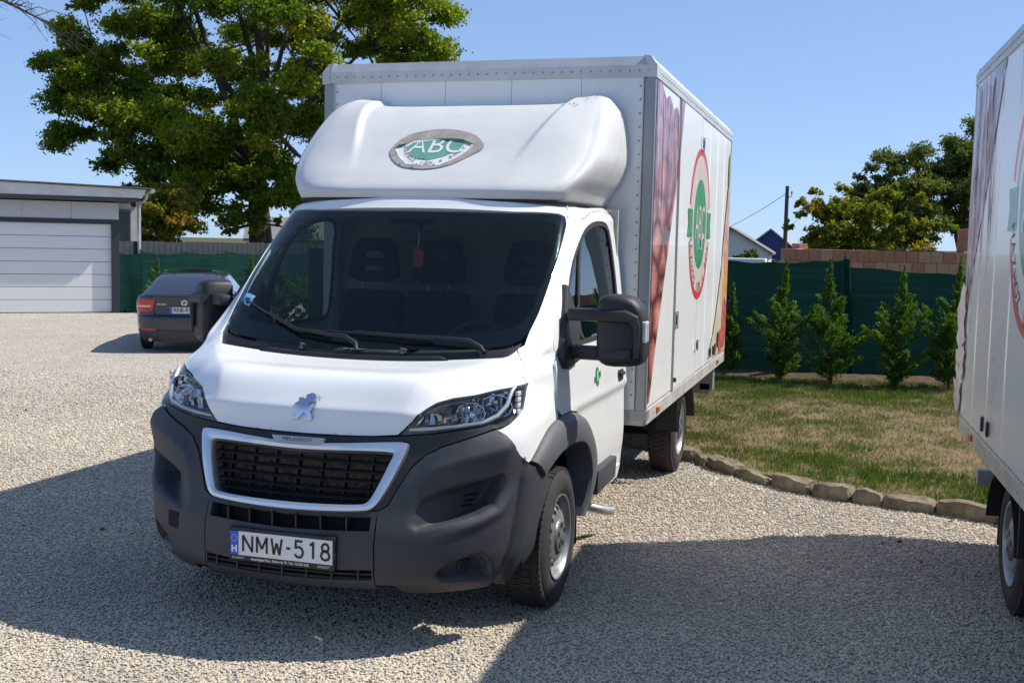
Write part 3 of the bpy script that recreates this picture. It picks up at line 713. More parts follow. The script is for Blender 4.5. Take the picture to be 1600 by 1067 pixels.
    dpoly = [(a+.02, b-.03) for a, b in dfront]+dlow+yz([(.05, 1.005), (.25, 1.0), (.40, .975), (.52, .93), (.63, .855), (.72, .76), (.765, .66), (.775, .56), (.765, .475)])+yz([(1.2, .47)])+[(10, yz([(1.6, .47)])[0][1])]+rear[::-1]
    wy = [(.30, 1.50), (.34, 1.57), (.53, 1.755), (.70, 1.855), (.89, 1.945), (1.02, 1.985), (1.18, 2.015), (1.36, 2.018), (1.44, 2.0), (1.485, 1.95), (1.51, 1.80), (1.535, 1.55), (1.535, 1.40), (1.50, 1.34), (1.40, 1.325), (.60, 1.315), (.28, 1.33), (.25, 1.40)]
    wi_ = offset_poly(wy, .028)
    doors = panel('door', dpoly, [yz(roundpoly(wy))], m=M['white'], step=(.13, .15), depth=.025, disp=ddisp, parent=t, mode='both')
    rub = panel('window_rubber', yz(roundpoly(wy)), [yz(roundpoly(wi_))], m=M['rubber'], off=-.004, step=(.1, .1), depth=.012, mode='both')
    gl = panel('door_window', yz(roundpoly(offset_poly(wy, .01))), m=M['dglass'], off=-.014, step=(.3, .3), depth=0, mode='both')
    bar = panel('window_bar', yz([(.80, 1.315), (.855, 1.315), (.90, 1.955), (.855, 1.935)]), m=M['rubber'], off=-.006, step=(.1, .2), depth=.02, mode='both')
    for i, d in enumerate(doors):
        for o in (rub[i], gl[i], bar[i]): o.parent = d
    for s, d in zip((1, -1), doors):
        b = MB(); P = [S(*np.array(q))[0] for q in yz([(1.40, 1.085), (1.58, 1.075)])]
        b.box((P[0][0]-.01, 1.40, 1.0), (P[0][0]+.006, 1.57, 1.095), bev=.012)
        h = b.build('door_handle', M['black'], d, mirror=s < 0)
        b = MB(); b.box((P[0][0]+.004, 1.43, 1.055), (P[0][0]+.022, 1.55, 1.08), bev=.008); b.build('handle_grip', M['black'], d, mirror=s < 0)
        # side rubbing block behind the wheel
        b = MB(); xb = 1.045
        v0 = [(.80, .575), (1.32, .575), (1.29, .445), (.79, .435)]
        b.prism(v0, xb-.03, xb+.022, lambda a, c, h: (h, a, c)); o = b.build('side_moulding', M['plastic'], d, mirror=s < 0); bev(o, .01)
    # number roundel on the driver's door
    n1 = decal('number_roundel', circle_poly((.86, 1.115), .040, 28, .056), M['green_film'], .003, doors[0], vr=(.2, 15), axes=(1, 2))
    def onside(a, b, off):
        p, = yz([(a, b)]); P = S([p[0]], [p[1]])[0]; return (P[0]+off, a, b)
    text_obj('roundel_number', '1', .075, lambda a, b: onside(.86+a, 1.115+b, .0045), M['white_ink'], doors[0], bold=.005)
    for q in ([(.80, 1.125), (.815, 1.115), (.815, 1.095), (.80, 1.085), (.785, 1.09), (.792, 1.105), (.785, 1.12)], [(.92, 1.145), (.905, 1.135), (.905, 1.115), (.92, 1.105), (.935, 1.11), (.928, 1.125), (.935, 1.14)]):
        decal('roundel_wing', q, M['green_film'], .005, doors[0], vr=(.2, 15), axes=(1, 2), step=.02)
    # --- sill and arch flares, wheel housings
    sill = yz([(.74, .46), (.77, .465), (1.2, .462)])+[(10, yz([(1.6, .462)])[0][1]), (10, yz([(1.6, .37)])[0][1])]+yz([(1.2, .36), (.70, .355)])
    panel('sill', sill, m=M['white'], off=-.006, step=(.2, .2), depth=.06, parent=t, mode='both')
    oi = resample(roundpoly([(-.33, .745), (-.27, .785), (-.19, .812), (-.06, .828), (.10, .835), (.27, .828), (.42, .80), (.52, .72), (.565, .62), (.56, .52), (.52, .42), (.50, .36)], 1, False), .05, False)
    fo2 = resample(roundpoly([(-.455, .838)]+fl_out[2:]+[(.69, .39), (.66, .355)], 1, False), .05, False)
    def lerpl(L, n):
        L = np.array(L); s_ = np.r_[0, np.cumsum(np.linalg.norm(np.diff(L, axis=0), axis=1))]; q = np.linspace(0, s_[-1], n); return np.c_[np.interp(q, s_, L[:, 0]), np.interp(q, s_, L[:, 1])]
    NF = 60; A = lerpl(fo2, NF); B = lerpl(oi, NF)
    au = np.array(yz(A)); xo = S(au[:, 0], au[:, 1])[:, 0]
    vs = []; ks = [(0, 0, -.012), (0, 0, .006), (.08, 0, .03), (.3, 0, .046), (.75, 0, .052), (.93, 0, .046), (1, 0, .03), (1, 0, -.10)]
    xin = np.maximum(xo, 1.005)
    for i in range(NF):
        for k, _, dx in ks:
            p = A[i]*(1-k)+B[i]*k; vs.append((xo[i]*(1-k)+xin[i]*k+dx, p[0], p[1]))
    nk = len(ks); fs = [(i*nk+j, i*nk+j+1, (i+1)*nk+j+1, (i+1)*nk+j) for i in range(NF-1) for j in range(nk-1)]
    fs += [tuple(range(nk))[::-1], tuple((NF-1)*nk+j for j in range(nk))]
    for s in (1, -1):
        o = mesh_obj('wheel_arch_flare', [(s*x, y, z) for x, y, z in vs], fs if s > 0 else [f[::-1] for f in fs], M['flare'], t); autosmooth(o, 40)
        hv = []; 
        B2 = lerpl([(-.46, .30), (-.46, .55), (-.43, .70)]+[(.12+(a-.12)*1.03, .36+(c-.36)*1.03) for a, c in oi], 40)
        for p in B2: hv += [(s*.985, p[0], p[1]), (s*.60, p[0], p[1])]
        hf = [(i*2, i*2+1, i*2+3, i*2+2) for i in range(39)]
        for yy in (.565,):
            k = len(hv); hv += [(s*.55, yy, .2), (s*1.0, yy, .2), (s*1.0, yy, .86), (s*.55, yy, .86)]; hf.append((k, k+1, k+2, k+3))
        k = len(hv); hv += [(s*.60, -.5, .2), (s*.60, .6, .2), (s*.60, .6, .9), (s*.60, -.5, .9)]; hf.append((k, k+1, k+2, k+3))
        mesh_obj('wheel_housing', hv, hf, M['void'], t)
    # --- roof edge gutter, seams
    for s in (1, -1):
        q = [S([4.15+k*.02], [13.05+k*.35])[0]+SN([4.15], [13.05+k*.35])[0]*.003 for k in range(5)]
        b = MB(); b.tube(q, .006, 6); b.build('roof_channel', M['white'], t, mirror=s < 0)
    # --- mirrors
    for s in (1, -1):
        mr = MB()
        mr.prism([(.36, 1.665), (.43, 1.57), (.47, 1.45), (.46, 1.33), (.40, 1.25), (.12, 1.23), (.08, 1.30), (.21, 1.48)], .93, 1.04, lambda a, c, h: (h-(c-1.25)*.17, a, c))
        mo = mr.build('mirror', M['mirror_black'], t, mirror=s < 0); bev(mo, .014); kids0 = set(COL.objects)
        b = MB()
        b.box((1.0, .20, 1.478), (1.25, .275, 1.545), bev=.02); autosmooth(b.build('mirror_arm', M['mirror_black'], mo, mirror=s < 0))
        b = MB(); b.box((1.0, .20, 1.275), (1.25, .275, 1.35), bev=.025); autosmooth(b.build('mirror_arm', M['mirror_black'], mo, mirror=s < 0))
        hd_ = MB(); bm = bmesh.new()
        prof = [(1.165, 1.30), (1.185, 1.265), (1.23, 1.245), (1.37, 1.25), (1.405, 1.27), (1.418, 1.32), (1.415, 1.40), (1.41, 1.50), (1.392, 1.565), (1.345, 1.61), (1.26, 1.622), (1.19, 1.618), (1.165, 1.585)]
        rows_ = [(.345, .93), (.34, .985), (.325, 1.0), (.24, 1.0), (.20, .985), (.175, .92), (.165, .80)]
        pr_ = roundpoly(prof, 1); cx, cz = 1.29, 1.435; vs2 = []
        for yy, k in rows_: vs2 += [(cx+(a-cx)*k, yy-(.02*((a-1.165)/.25)**2)*-1.0, cz+(c-cz)*k) for a, c in pr_]
        n = len(pr_); f2 = [(i*n+j, (i+1)*n+j, (i+1)*n+(j+1) % n, i*n+(j+1) % n) for i in range(len(rows_)-1) for j in range(n)]
        f2 += [tuple(range(n)), tuple((len(rows_)-1)*n+j for j in range(n))[::-1]]
        hd_.add(vs2, f2); ho = hd_.build('mirror_head', M['mirror_black'], mo, mirror=s < 0); autosmooth(ho, 40)
        b = MB(); b.tube([(1.17, .175, 1.512), (1.32, .168, 1.512), (1.365, .170, 1.495), (1.378, .172, 1.45), (1.378, .172, 1.30)], [.035, .035, .03, .022, .012], 8); autosmooth(b.build('mirror_yoke', M['mirror_black'], mo, mirror=s < 0))
        b = MB(); b.box((1.18, .165, 1.275), (1.36, .20, 1.35), bev=.02); b.build('mirror_yoke', M['mirror_black'], mo, mirror=s < 0)
        b = MB(); b.box((1.395, .20, 1.375), (1.424, .30, 1.488), bev=.01); lo_ = b.build('mirror_indicator', M['clear'], mo, mirror=s < 0)
        b = MB(); b.box((1.19, .343, 1.28), (1.39, .35, 1.59)); b.build('mirror_glass', M['chrome'], mo, mirror=s < 0)
        if s < 0:
            pv = Vector((-1.05, .24, 0)); T_ = Matrix.Translation(pv) @ Matrix.Rotation(R(-39), 4, 'Z') @ Matrix.Translation(-pv)   # folded back a little
            for o in [o for o in COL.objects if o not in kids0]: o.matrix_basis = T_ @ o.matrix_basis
    # --- number plate
    pl_y = -.995
    pb = MB(); pb.box((-.268, pl_y-.005, .395), (.268, pl_y+.03, .552), bev=.006); po = pb.build('number_plate', M['black'], t)
    tl = lambda a, c: (a, pl_y-.0085, c)
    b = MB(); b.prism([(-.258, .425), (.258, .425), (.258, .535), (-.258, .535)], 0, .003, lambda a, c, h: (a, pl_y-.005-h, c)); b.build('plate_sheet', M['plate'], po)
    b = MB(); b.prism([(-.258, .425), (-.214, .425), (-.214, .535), (-.258, .535)], 0, .0035, lambda a, c, h: (a, pl_y-.005-h, c)); b.build('plate_band', M['blue'], po)
    text_obj('plate_lettering', 'H', .042, lambda a, c: (a-.236, pl_y-.009, c+.452), M['white_ink'], po, bold=.002)
    for k in range(12):
        a = 2*math.pi*k/12; b = MB(); b.add([(-.236+.0125*math.cos(a)+.0022*math.cos(j*math.pi/3), pl_y-.009, .503+.0165*math.sin(a)+.0022*math.sin(j*math.pi/3)) for j in range(6)], [tuple(range(6))]); b.build('plate_star', M['yellow_ink'], po)
    gl_ = dict(N=[[(0,0),(0,1)],[(0,1),(1,0)],[(1,0),(1,1)]], M=[[(0,0),(0,1)],[(0,1),(.5,.25)],[(.5,.25),(1,1)],[(1,1),(1,0)]], W=[[(0,1),(.22,0)],[(.22,0),(.5,.72)],[(.5,.72),(.78,0)],[(.78,0),(1,1)]])
    gl_['-'] = [[(0,.48),(1,.48)]]; gl_['5'] = [[(.95,1),(.12,1),(.08,.58),(.3,.62),(.6,.63),(.85,.54),(1,.36),(.95,.15),(.75,.02),(.5,0),(.22,.03),(0,.18)]]
    gl_['1'] = [[(.25,.80),(.7,1),(.7,0)]]; gl_['8'] = [[(.5,.54),(.2,.6),(.1,.78),(.25,.95),(.5,1),(.75,.95),(.9,.78),(.8,.6),(.5,.54),(.15,.46),(0,.25),(.15,.06),(.5,0),(.85,.06),(1,.25),(.85,.46),(.5,.54)]]
    xs = -.190
    for ch, w, gap in (('N', .047, .024), ('M', .050, .024), ('W', .052, .022), ('-', .022, .022), ('5', .040, .026), ('1', .036, .028), ('8', .042, 0)):
        b = MB()
        for st_ in gl_[ch]:
            pts = [(xs+a*w, .4445+c*.074) for a, c in st_]; hw = .0056
            for j, (p, q) in enumerate(zip(pts, pts[1:])):
                dx, dz = q[0]-p[0], q[1]-p[1]; l = math.hypot(dx, dz); nx, nz = -dz/l*hw, dx/l*hw; ex, ez = dx/l*hw*.6, dz/l*hw*.6
                if j > 0: p = (p[0]-ex, p[1]-ez)
                if j < len(pts)-2: q = (q[0]+ex, q[1]+ez)
                yy = pl_y-.0092-.0002*(j % 2)
                b.add([(p[0]-nx, yy, p[1]-nz), (q[0]-nx, yy, q[1]-nz), (q[0]+nx, yy, q[1]+nz), (p[0]+nx, yy, p[1]+nz)], [(0, 1, 2, 3)])
        b.build('plate_character', M['ink'], po); xs += w+gap
    text_obj('plate_holder_text', 'Autósziget Pécs, Siklósi út 70. Tel.: 72 550 550', .0155, lambda a, c: (a-.005, pl_y-.0062, c+.411), M['white_ink'], po, bold=.0004)
    for xx in (-.218, .215):
        text_obj('plate_holder_text', 'PEUGEOT', .0135, lambda a, c: (a+xx, pl_y-.0062, c+.411), M['white_ink'], po, sx=1.05)
    # --- roof fairing
    fr = FN
    def fdisp(u, v, P):
        ax = np.abs(P[:, 0])
        xr = np.interp(P[:, 2], [2.25, 2.5, 2.78], [.48, .57, .69]); st = sstep(P[:, 2], 2.26, 2.66)
        return -.012*sstep(ax, .80, .40)*sstep(v, 1.2, 4.5)+st*(.030*sstep(ax, xr-.035, xr+.02)*np.exp(-np.clip(ax-xr, 0, 1)/.16)-.004)
    fp = panel('roof_fairing', [(0, 0), (10, 0), (10, 8), (0, 8)], m=M['fairing'], step=(.07, .08), depth=.02, disp=fdisp, parent=t, NT=FN)[0]
    b = MB(); q = [S([u_], [0.02], FN)[0]+[0, 0, -.008] for u_ in np.linspace(0, 9, 40)]; q = [tuple(np.array(p)*[-1, 1, 1]) for p in q[::-1]]+[tuple(p) for p in q[1:]]
    b.tube(q, .009, 6); b.build('fairing_seal', M['rubber'], fp)
    RES = [(-.31,2.421),(-.281,2.499),(-.211,2.548),(-.036,2.576),(.14,2.55),(.227,2.51),(.304,2.438),(.235,2.391),(.137,2.318),(.025,2.292),(-.09,2.294),(-.185,2.312),(-.271,2.368)]
    STK = [(-.277,2.431),(-.262,2.452),(-.245,2.459),(-.225,2.455),(-.205,2.464),(-.185,2.478),(-.17,2.486),(-.065,2.492),(.027,2.494),(.06,2.488),(.09,2.494),(.132,2.486),(.16,2.466),(.19,2.470),(.216,2.452),(.195,2.41),(.137,2.358),(.067,2.317),(-.063,2.315),(-.151,2.326),(-.225,2.378)]
    GRN = [(-.204,2.44),(-.19,2.458),(-.173,2.474),(-.06,2.488),(.029,2.489),(.085,2.488),(.136,2.479),(.157,2.462),(.150,2.44),(.134,2.415),(.063,2.373),(-.017,2.349),(-.089,2.356),(-.153,2.382)]
    cxm = -.03
    def fdd(V):
        ax = np.abs(V[:, 0]); return -.012*sstep(ax, .80, .40)*sstep(V[:, 1], 2.17, 2.55)-.004*sstep(V[:, 1], 2.26, 2.66)
    def fdec(nm, poly, m_, off, par): return decal(nm, poly, m_, off, par, NT=FN, vr=(0, 8), disp=fdd, step=.012)
    rs = fdec('adhesive_residue', roundpoly(RES, 2), M['residue'], .0055, fp)
    sk_ = fdec('torn_sticker', STK, M['film_white'], .0065, fp)
    fdec('sticker_edge', [(-.277,2.431),(-.262,2.455),(-.225,2.462),(-.205,2.470),(-.225,2.446),(-.255,2.438)], M['dark_green_film'], .012, fp)
    fdec('sticker_edge', [(-.06,2.494),(.027,2.498),(.09,2.496),(.135,2.490),(.218,2.456),(.20,2.452),(.15,2.470),(.09,2.478),(.03,2.482)], M['dark_green_film'], .012, fp)
    fdec('sticker_green', GRN, M['faded_green_film'], .0085, fp)
    def onf(a, c, off):
        p, = inv([(abs(a), c)], [0, 2], FN, (0, 6), (0, 8)); P = S([p[0]], [p[1]], FN)[0]; n = SN([p[0]], [p[1]], FN)[0]*[1 if a >= 0 else -1, 1, 1]; P = P*[1 if a >= 0 else -1, 1, 1]
        P = P+n*(off-.012*sstep(abs(a), .80, .40)*sstep(c, 2.17, 2.55)-.004*sstep(c, 2.26, 2.66)); return (a, P[1], P[2])
    v, f = text_polys('ABC', .16); keep = [q for q in f if all(v[i][1] < .040 for i in q)]
    if True:
        vv = v.copy(); vv[:, 1] = np.minimum(vv[:, 1], .037)
        mesh_obj('sticker_lettering', [onf(a*1.15-.01, c+2.447, .0105) for a, c in vv], f, M['film_white'], fp, False)
    arc_text('sticker_lettering', 'HÁZHOZ JÖN A BOLT', .030, (-.02, 2.50), .205, -158, -24, lambda a, c: onf(a, c, .0105), M['ink'], fp, ry=.172)
    for j in range(4):
        pts = [(-.20+j*.12, 2.46-.01*j), (-.215+j*.11, 2.36)]
    rg = random.Random(21); sp = MB()
    for k in range(26):
        a, c = (rg.uniform(.62, .84), rg.uniform(2.70, 2.80)) if k < 16 else (rg.uniform(-.7, .7), rg.uniform(2.35, 2.74))
        p, = inv([(abs(a), c)], [0, 2], FN, (0, 6), (0, 8)); P = S([p[0]], [p[1]], FN)[0]*[1 if a > 0 else -1, 1, 1]; n = SN([p[0]], [p[1]], FN)[0]*[1 if a > 0 else -1, 1, 1]; P = P+n*.022; r_ = rg.uniform(.002, .006) if k < 16 else .002
        q = Vector(n).to_track_quat('Z', 'Y').to_matrix(); sp.add([q @ Vector((r_*math.cos(j*1.05)*1.5, r_*math.sin(j*1.05), 0))+Vector(P) for j in range(6)], [tuple(range(6))])
    tag(sp.build('stain_speck', M['ink'], fp), kind='stuff')
    # --- interior
    b = MB(); b.box((-.92, .10, .80), (.92, .45, 1.21), bev=.05); b.box((-.90, -.12, .95), (.90, .25, 1.235), bev=.05); dsh = b.build('dashboard', M['dash'], t)
    b = MB(); b.box((.18, .02, 1.2), (.62, .32, 1.30), bev=.06); b.box((-.30, .02, 1.2), (.10, .34, 1.285), bev=.05); b.build('instrument_hood', M['dash'], dsh)
    for x in (-.06, -.02, .02):
        b = MB(); b.box((x-.10, .02, 1.288), (x-.085, .16, 1.296), rot('Z', -35)); b.build('vent_rib', M['clear'], dsh)
    b = MB(); q = [(.40+.205*math.cos(a), .52+.08*math.sin(a), 1.24+.18*math.sin(a)) for a in np.linspace(0, 2*math.pi, 33)]; b.tube(q, .017, 8, cap=False)
    b.box((.32, .49, 1.18), (.48, .55, 1.30), bev=.03); b.tube([(.2, .52, 1.24), (.6, .52, 1.24)], .018, 6); b.tube([(.40, .52, 1.24), (.40, .45, 1.08)], .025, 6); autosmooth(b.build('steering_wheel', M['dash'], t))
    for x in (-.62, -.16, .46):
        sb = MB(); sb.box((x-.22, .78, .72), (x+.22, 1.28, .90), bev=.05); so = sb.build('seat', M['seat'], t)
        b = MB(); b.box((x-.225, 1.20, .86), (x+.225, 1.33, 1.56), rot('X', -10), (x, 1.26, .86), bev=.055); b.build('backrest', M['seat'], so)
        V, T, BL = sheet(roundpoly([(-.17, 0), (.17, 0), (.165, .12), (.13, .25), (.09, .29), (-.09, .29), (-.13, .25), (-.165, .12)]), [roundpoly([(-.09, .07), (.09, .07), (.085, .105), (-.085, .105)]), roundpoly([(-.09, .155), (.09, .155), (.075, .20), (-.075, .20)])], (.04, .04))
        vs, fs = slab(V, T, BL, .085); hb = mesh_obj('headrest', [(x+a, 1.35+h+c*.1, 1.60+c) for a, c, h in vs], fs, M['seat'], so, False)
        b = MB(); b.tube([(x-.07, 1.38, 1.5), (x-.07, 1.39, 1.63)], .008, 6); b.tube([(x+.07, 1.38, 1.5), (x+.07, 1.39, 1.63)], .008, 6); b.build('headrest_post', M['galv'], so)
    b = MB(); b.box((-.97, 1.60, .40), (.97, 1.63, 2.10)); b.build('bulkhead', M['cabin'], t)
    b = MB(); b.box((-.80, .70, 2.045), (.80, 1.62, 2.065)); b.build('headliner', M['cabin'], t)
    b = MB(); b.box((-.95, -.2, .42), (.95, 1.6, .45)); b.box((-.8, -.30, .45), (.8, -.27, 1.2)); b.build('cab_floor', M['void'], t)
    b = MB(); b.box((-.14, .50, 1.97), (.11, .60, 2.04), bev=.02); b.build('sensor_cover', M['black'], t)
    b = MB(); b.box((-.06, .46, 1.865), (.19, .49, 1.94), bev=.014); mi = b.build('interior_mirror', M['black'], t)
    b = MB(); b.tube([(.05, .55, 2.0), (.06, .50, 1.92)], .012, 6); b.build('mirror_stalk', M['black'], mi)
    # --- wheels, chassis
    make_wheel(t, (1.03, .09, .362), 1); make_wheel(t, (-1.03, .09, .362), -1)
    wr = [make_wheel(t, (1.085, 3.84, .362), 1), make_wheel(t, (-1.085, 3.84, .362), -1)]
    b = MB(); b.tube([(-1.0, .09, .36), (1.0, .09, .36)], .05, 8); b.tube([(-1.05, 3.84, .36), (1.05, 3.84, .36)], .07, 8); b.build('axle', M['void'], t)
    b = MB()
    for s in (1, -1): b.box((s*.45-.04, 1.0, .42), (s*.45+.04, 6.2, .60))
    for y in (1.9, 2.9, 4.8, 6.0): b.box((-.45, y-.04, .45), (.45, y+.04, .58))
    b.build('chassis_frame', M['black'], t)
    b = MB(); b.box((-.5, -.6, .22), (.5, 1.2, .30)); b.build('engine_undertray', M['void'], t)
    b = MB(); b.tube([(.55, 1.30, .30), (.75, 1.36, .25), (.84, 1.385, .228), (.90, 1.41, .21), (.945, 1.46, .19), (.97, 1.52, .172), (.985, 1.58, .16)], .028, 14); autosmooth(b.build('exhaust_pipe', M['galv'], t))
    for s in (1, -1):
        b = MB(); b.box((min(s*.96, s*1.13), 3.35, .42), (max(s*.96, s*1.13), 3.37, .70)); 
        q = [(3.84+.46*math.cos(a), .34+.40*math.sin(a)) for a in np.linspace(math.pi*.95, math.pi*.05, 14)]
        vs = []; 
        for y, z in q: vs += [(s*.85, y, z), (s*1.14, y, z)]
        b.add(vs, [(i*2, i*2+1, i*2+3, i*2+2) for i in range(13)]); b.build('mudguard', M['black'], t)
        b = MB(); b.box((min(s*.84, s*1.07), 4.30, .24), (max(s*.84, s*1.07), 4.315, .66)); b.build('mud_flap', M['black'], t)
        b = MB(); b.box((s*.80-.03, 1.68, .42), (s*.80+.03, 1.74, .74)); b.prism([(1.66, .72), (1.80, .72), (1.78, .50), (1.74, .43), (1.70, .50)], s*.98-.02, s*.98+.02, lambda a, c, h: (h, a, c)); b.build('step_bracket', M['rail'], t)
    b = MB(); b.box((-1.05, 6.05, .38), (1.05, 6.13, .48)); b.box((-.5, 6.0, .45), (-.44, 6.1, .7)); b.box((.44, 6.0, .45), (.5, 6.1, .7)); b.box((.95, 6.05, .42), (1.08, 6.20, .62)); b.build('underrun_bar', M['galv'], t)
    # --- cargo box
    def bx(nm, a, b_, m, par=t, bv=0., r=None):
        k = MB(); k.box(a, b_, r, bev=bv); return k.build(nm, m, par)
    ed = [-1.085, -.734, -.266, .201, .675, 1.085]
    for a, b_ in zip(ed, ed[1:]): bx('front_panel', (a+.0015, BY0+.006, .80), (b_-.0015, BY0+.03, 2.945), M['panel'])
    bx('box_core', (-1.10, BY0+.02, .78), (1.10, BY1-.02, 3.00), M['galv'])
    for s in (1, -1):
        post = MB(); post.box((s*BX-.0 if s < 0 else BX-.078, BY0, .70), (s*BX+.078 if s < 0 else BX, BY0+.05, 2.95), bev=.012); po_ = post.build('corner_post', M['post'], t)
        bx('corner_post', (min(s*BX, s*(BX-.06)), BY1-.06, .70), (max(s*BX, s*(BX-.06)), BY1, 2.95), M['post'], bv=.01)
        bx('post_edge', (min(s*1.080, s*1.087), BY0-.004, .80), (max(s*1.080, s*1.087), BY0+.02, 2.945), M['alu'])
        # roof side rail, bottom rail
        k = MB(); k.prism([(BX-.03, 2.945), (BX+.004, 2.945), (BX+.004, 3.02), (BX-.035, 3.075), (BX-.08, 3.085)], BY0-.004, BY1, lambda a, c, h: (s*a, h, c)); k.build('roof_rail', M['alu'], t)
        k = MB(); k.box((min(s*(BX-.05), s*BX), BY0+.05, .70), (max(s*(BX-.05), s*BX), BY1, .80), bev=.006); k.build('bottom_rail', M['rail'], t)
        k = MB(); k.box((min(s*1.05, s*(BX+.006)), BY0-.006, .735), (max(s*1.05, s*(BX+.006)), BY0+.10, .80), bev=.004); k.build('corner_bracket', M['post'], t)
        # side skin: front panel, door leaf, rear panels
        sd = lambda y0, y1, nm, dx=0., z0=.80, z1=2.945: bx(nm, (min(s*(BX-.02), s*(BX-.004+dx)), y0, z0), (max(s*(BX-.02), s*(BX-.004+dx)), y1, z1), M['panel'])
        sd(BY0+.052, 2.775, 'side_panel')
        if s > 0:
            dl = sd(2.83, 4.025, 'side_door', .003)
            for y in (2.785, 2.815): bx('door_frame', (BX-.02, y, .80), (BX+.006, y+.012, 2.945), M['post'])
            bx('door_seal', (BX-.02, 4.026, .80), (BX-.001, 4.034, 2.945), M['rubber'])
        else: sd(2.78, 4.034, 'side_panel')
        for y0, y1 in ((4.036, 4.58), (4.584, 5.13), (5.134, 5.68), (5.684, 6.218)): sd(y0, y1, 'side_panel')
        for y in (4.60, 5.15, 5.70):
            k = MB(); k.prism([(y-.02, 0), (y, .004), (y+.02, 0)], .81, 2.93, lambda a, c, h: (s*(BX-.004+c), a, h)); k.build('panel_rib', M['panel'], t)
        if s > 0:
            for nm, y, z, h in (('door_latch', 2.86, 1.33, .13), ('door_hinge', 4.03, 2.72, .11), ('door_hinge', 4.03, 1.05, .09), ('door_hinge', 4.03, 1.90, .11)):
                k = MB(); k.box((BX-.002, y-.05, z-h/2), (BX+.014, y+.05, z+h/2), bev=.004); k.tube([(BX+.016, y, z-h/2), (BX+.016, y, z+h/2)], .010, 8); lt = k.build(nm, M['chrome'], t)
                k = MB(); k.box((BX+.013, y-.03, z-h*.28), (BX+.018, y+.03, z+h*.28)); k.build('latch_recess', M['void'], lt)
            k = MB(); k.tube([(BX, 2.87, .88), (BX+.02, 2.87, .88)], .018, 10); k.build('door_stop', M['black'], t)
        for y in (4.98, 5.18):
            k = MB(); k.box((min(s*BX, s*(BX+.018)), y-.018, .86), (max(s*BX, s*(BX+.018)), y+.018, .95), bev=.012); k.build('panel_buffer', M['black'], t)
        for y in (2.19, 5.62):
            k = MB(); k.box((min(s*BX, s*(BX+.018)), y-.04, .735), (max(s*BX, s*(BX+.018)), y+.04, .775), bev=.006); k.build('marker_lamp', M['orange'], t)
    k = MB(); k.prism([(BY0-.005, 2.945), (BY0-.008, 3.02), (BY0+.03, 3.08), (BY0+.10, 3.088), (BY0+.06, 2.945)], -BX+.03, BX-.03, lambda a, c, h: (h, a, c)); k.build('front_roof_rail', M['alu'], t)
    for s in (1, -1):
        k = MB(); k.box((s*BX-.05, BY0-.007, 2.943), (s*BX+.05, BY0+.06, 3.022), bev=.012) if False else k.prism([(s*(BX-.05), 2.94), (s*(BX+.007), 2.94), (s*(BX+.007), 3.022), (s*(BX-.03), 3.062), (s*(BX-.05), 3.068)], BY0-.010, BY0+.09, lambda a, c, h: (a, h, c)); k.build('corner_cap', M['alu'], t)
    bx('box_roof', (-BX+.07, BY0+.08, 3.0), (BX-.07, BY1, 3.086), M['panel'])
    bx('rear_frame', (-BX+.01, BY1-.05, .70), (BX-.01, BY1+.01, 3.05), M['alu'])
    bx('front_bottom_rail', (-BX+.01, BY0-.002, .70), (BX-.01, BY0+.05, .80), M['rail'], bv=.004)
    # rivets
    rv = MB()
    def rivet(p, ax):
        k = MB(); k.lathe([(0, .008), (.004, .006), (.005, .0001)], 6); q = Vector(ax).to_track_quat('X', 'Z').to_matrix(); rv.add([q @ Vector(w)+Vector(p) for w in k.v], k.f)
    for i in range(36): rivet((-1.12+i*.064, BY0-.006, 2.985), (0, -1, 0))
    for i in range(24):
        for s in (1, -1): rivet((s*1.064, BY0+.006, .90+i*.0865), (0, -1, 0))
    for i in range(64):
        for s in (1, -1): rivet((s*(BX+.004), BY0+.1+i*.069, 2.985), (s, 0, 0)); rivet((s*(BX-.002), BY0+.1+i*.069, .815), (s, 0, 0))
    for i in range(9):
        for s in (1, -1): rivet((s*BX, BY0+.3+i*.5, .75), (s, 0, 0))
    for dx in (.02, .055):
        for s in (1, -1): rivet((s*(BX-dx), BY0-.007, .767), (0, -1, 0))
    tag(rv.build('rivet', M['galv'], t), kind='stuff')
    return t, wr

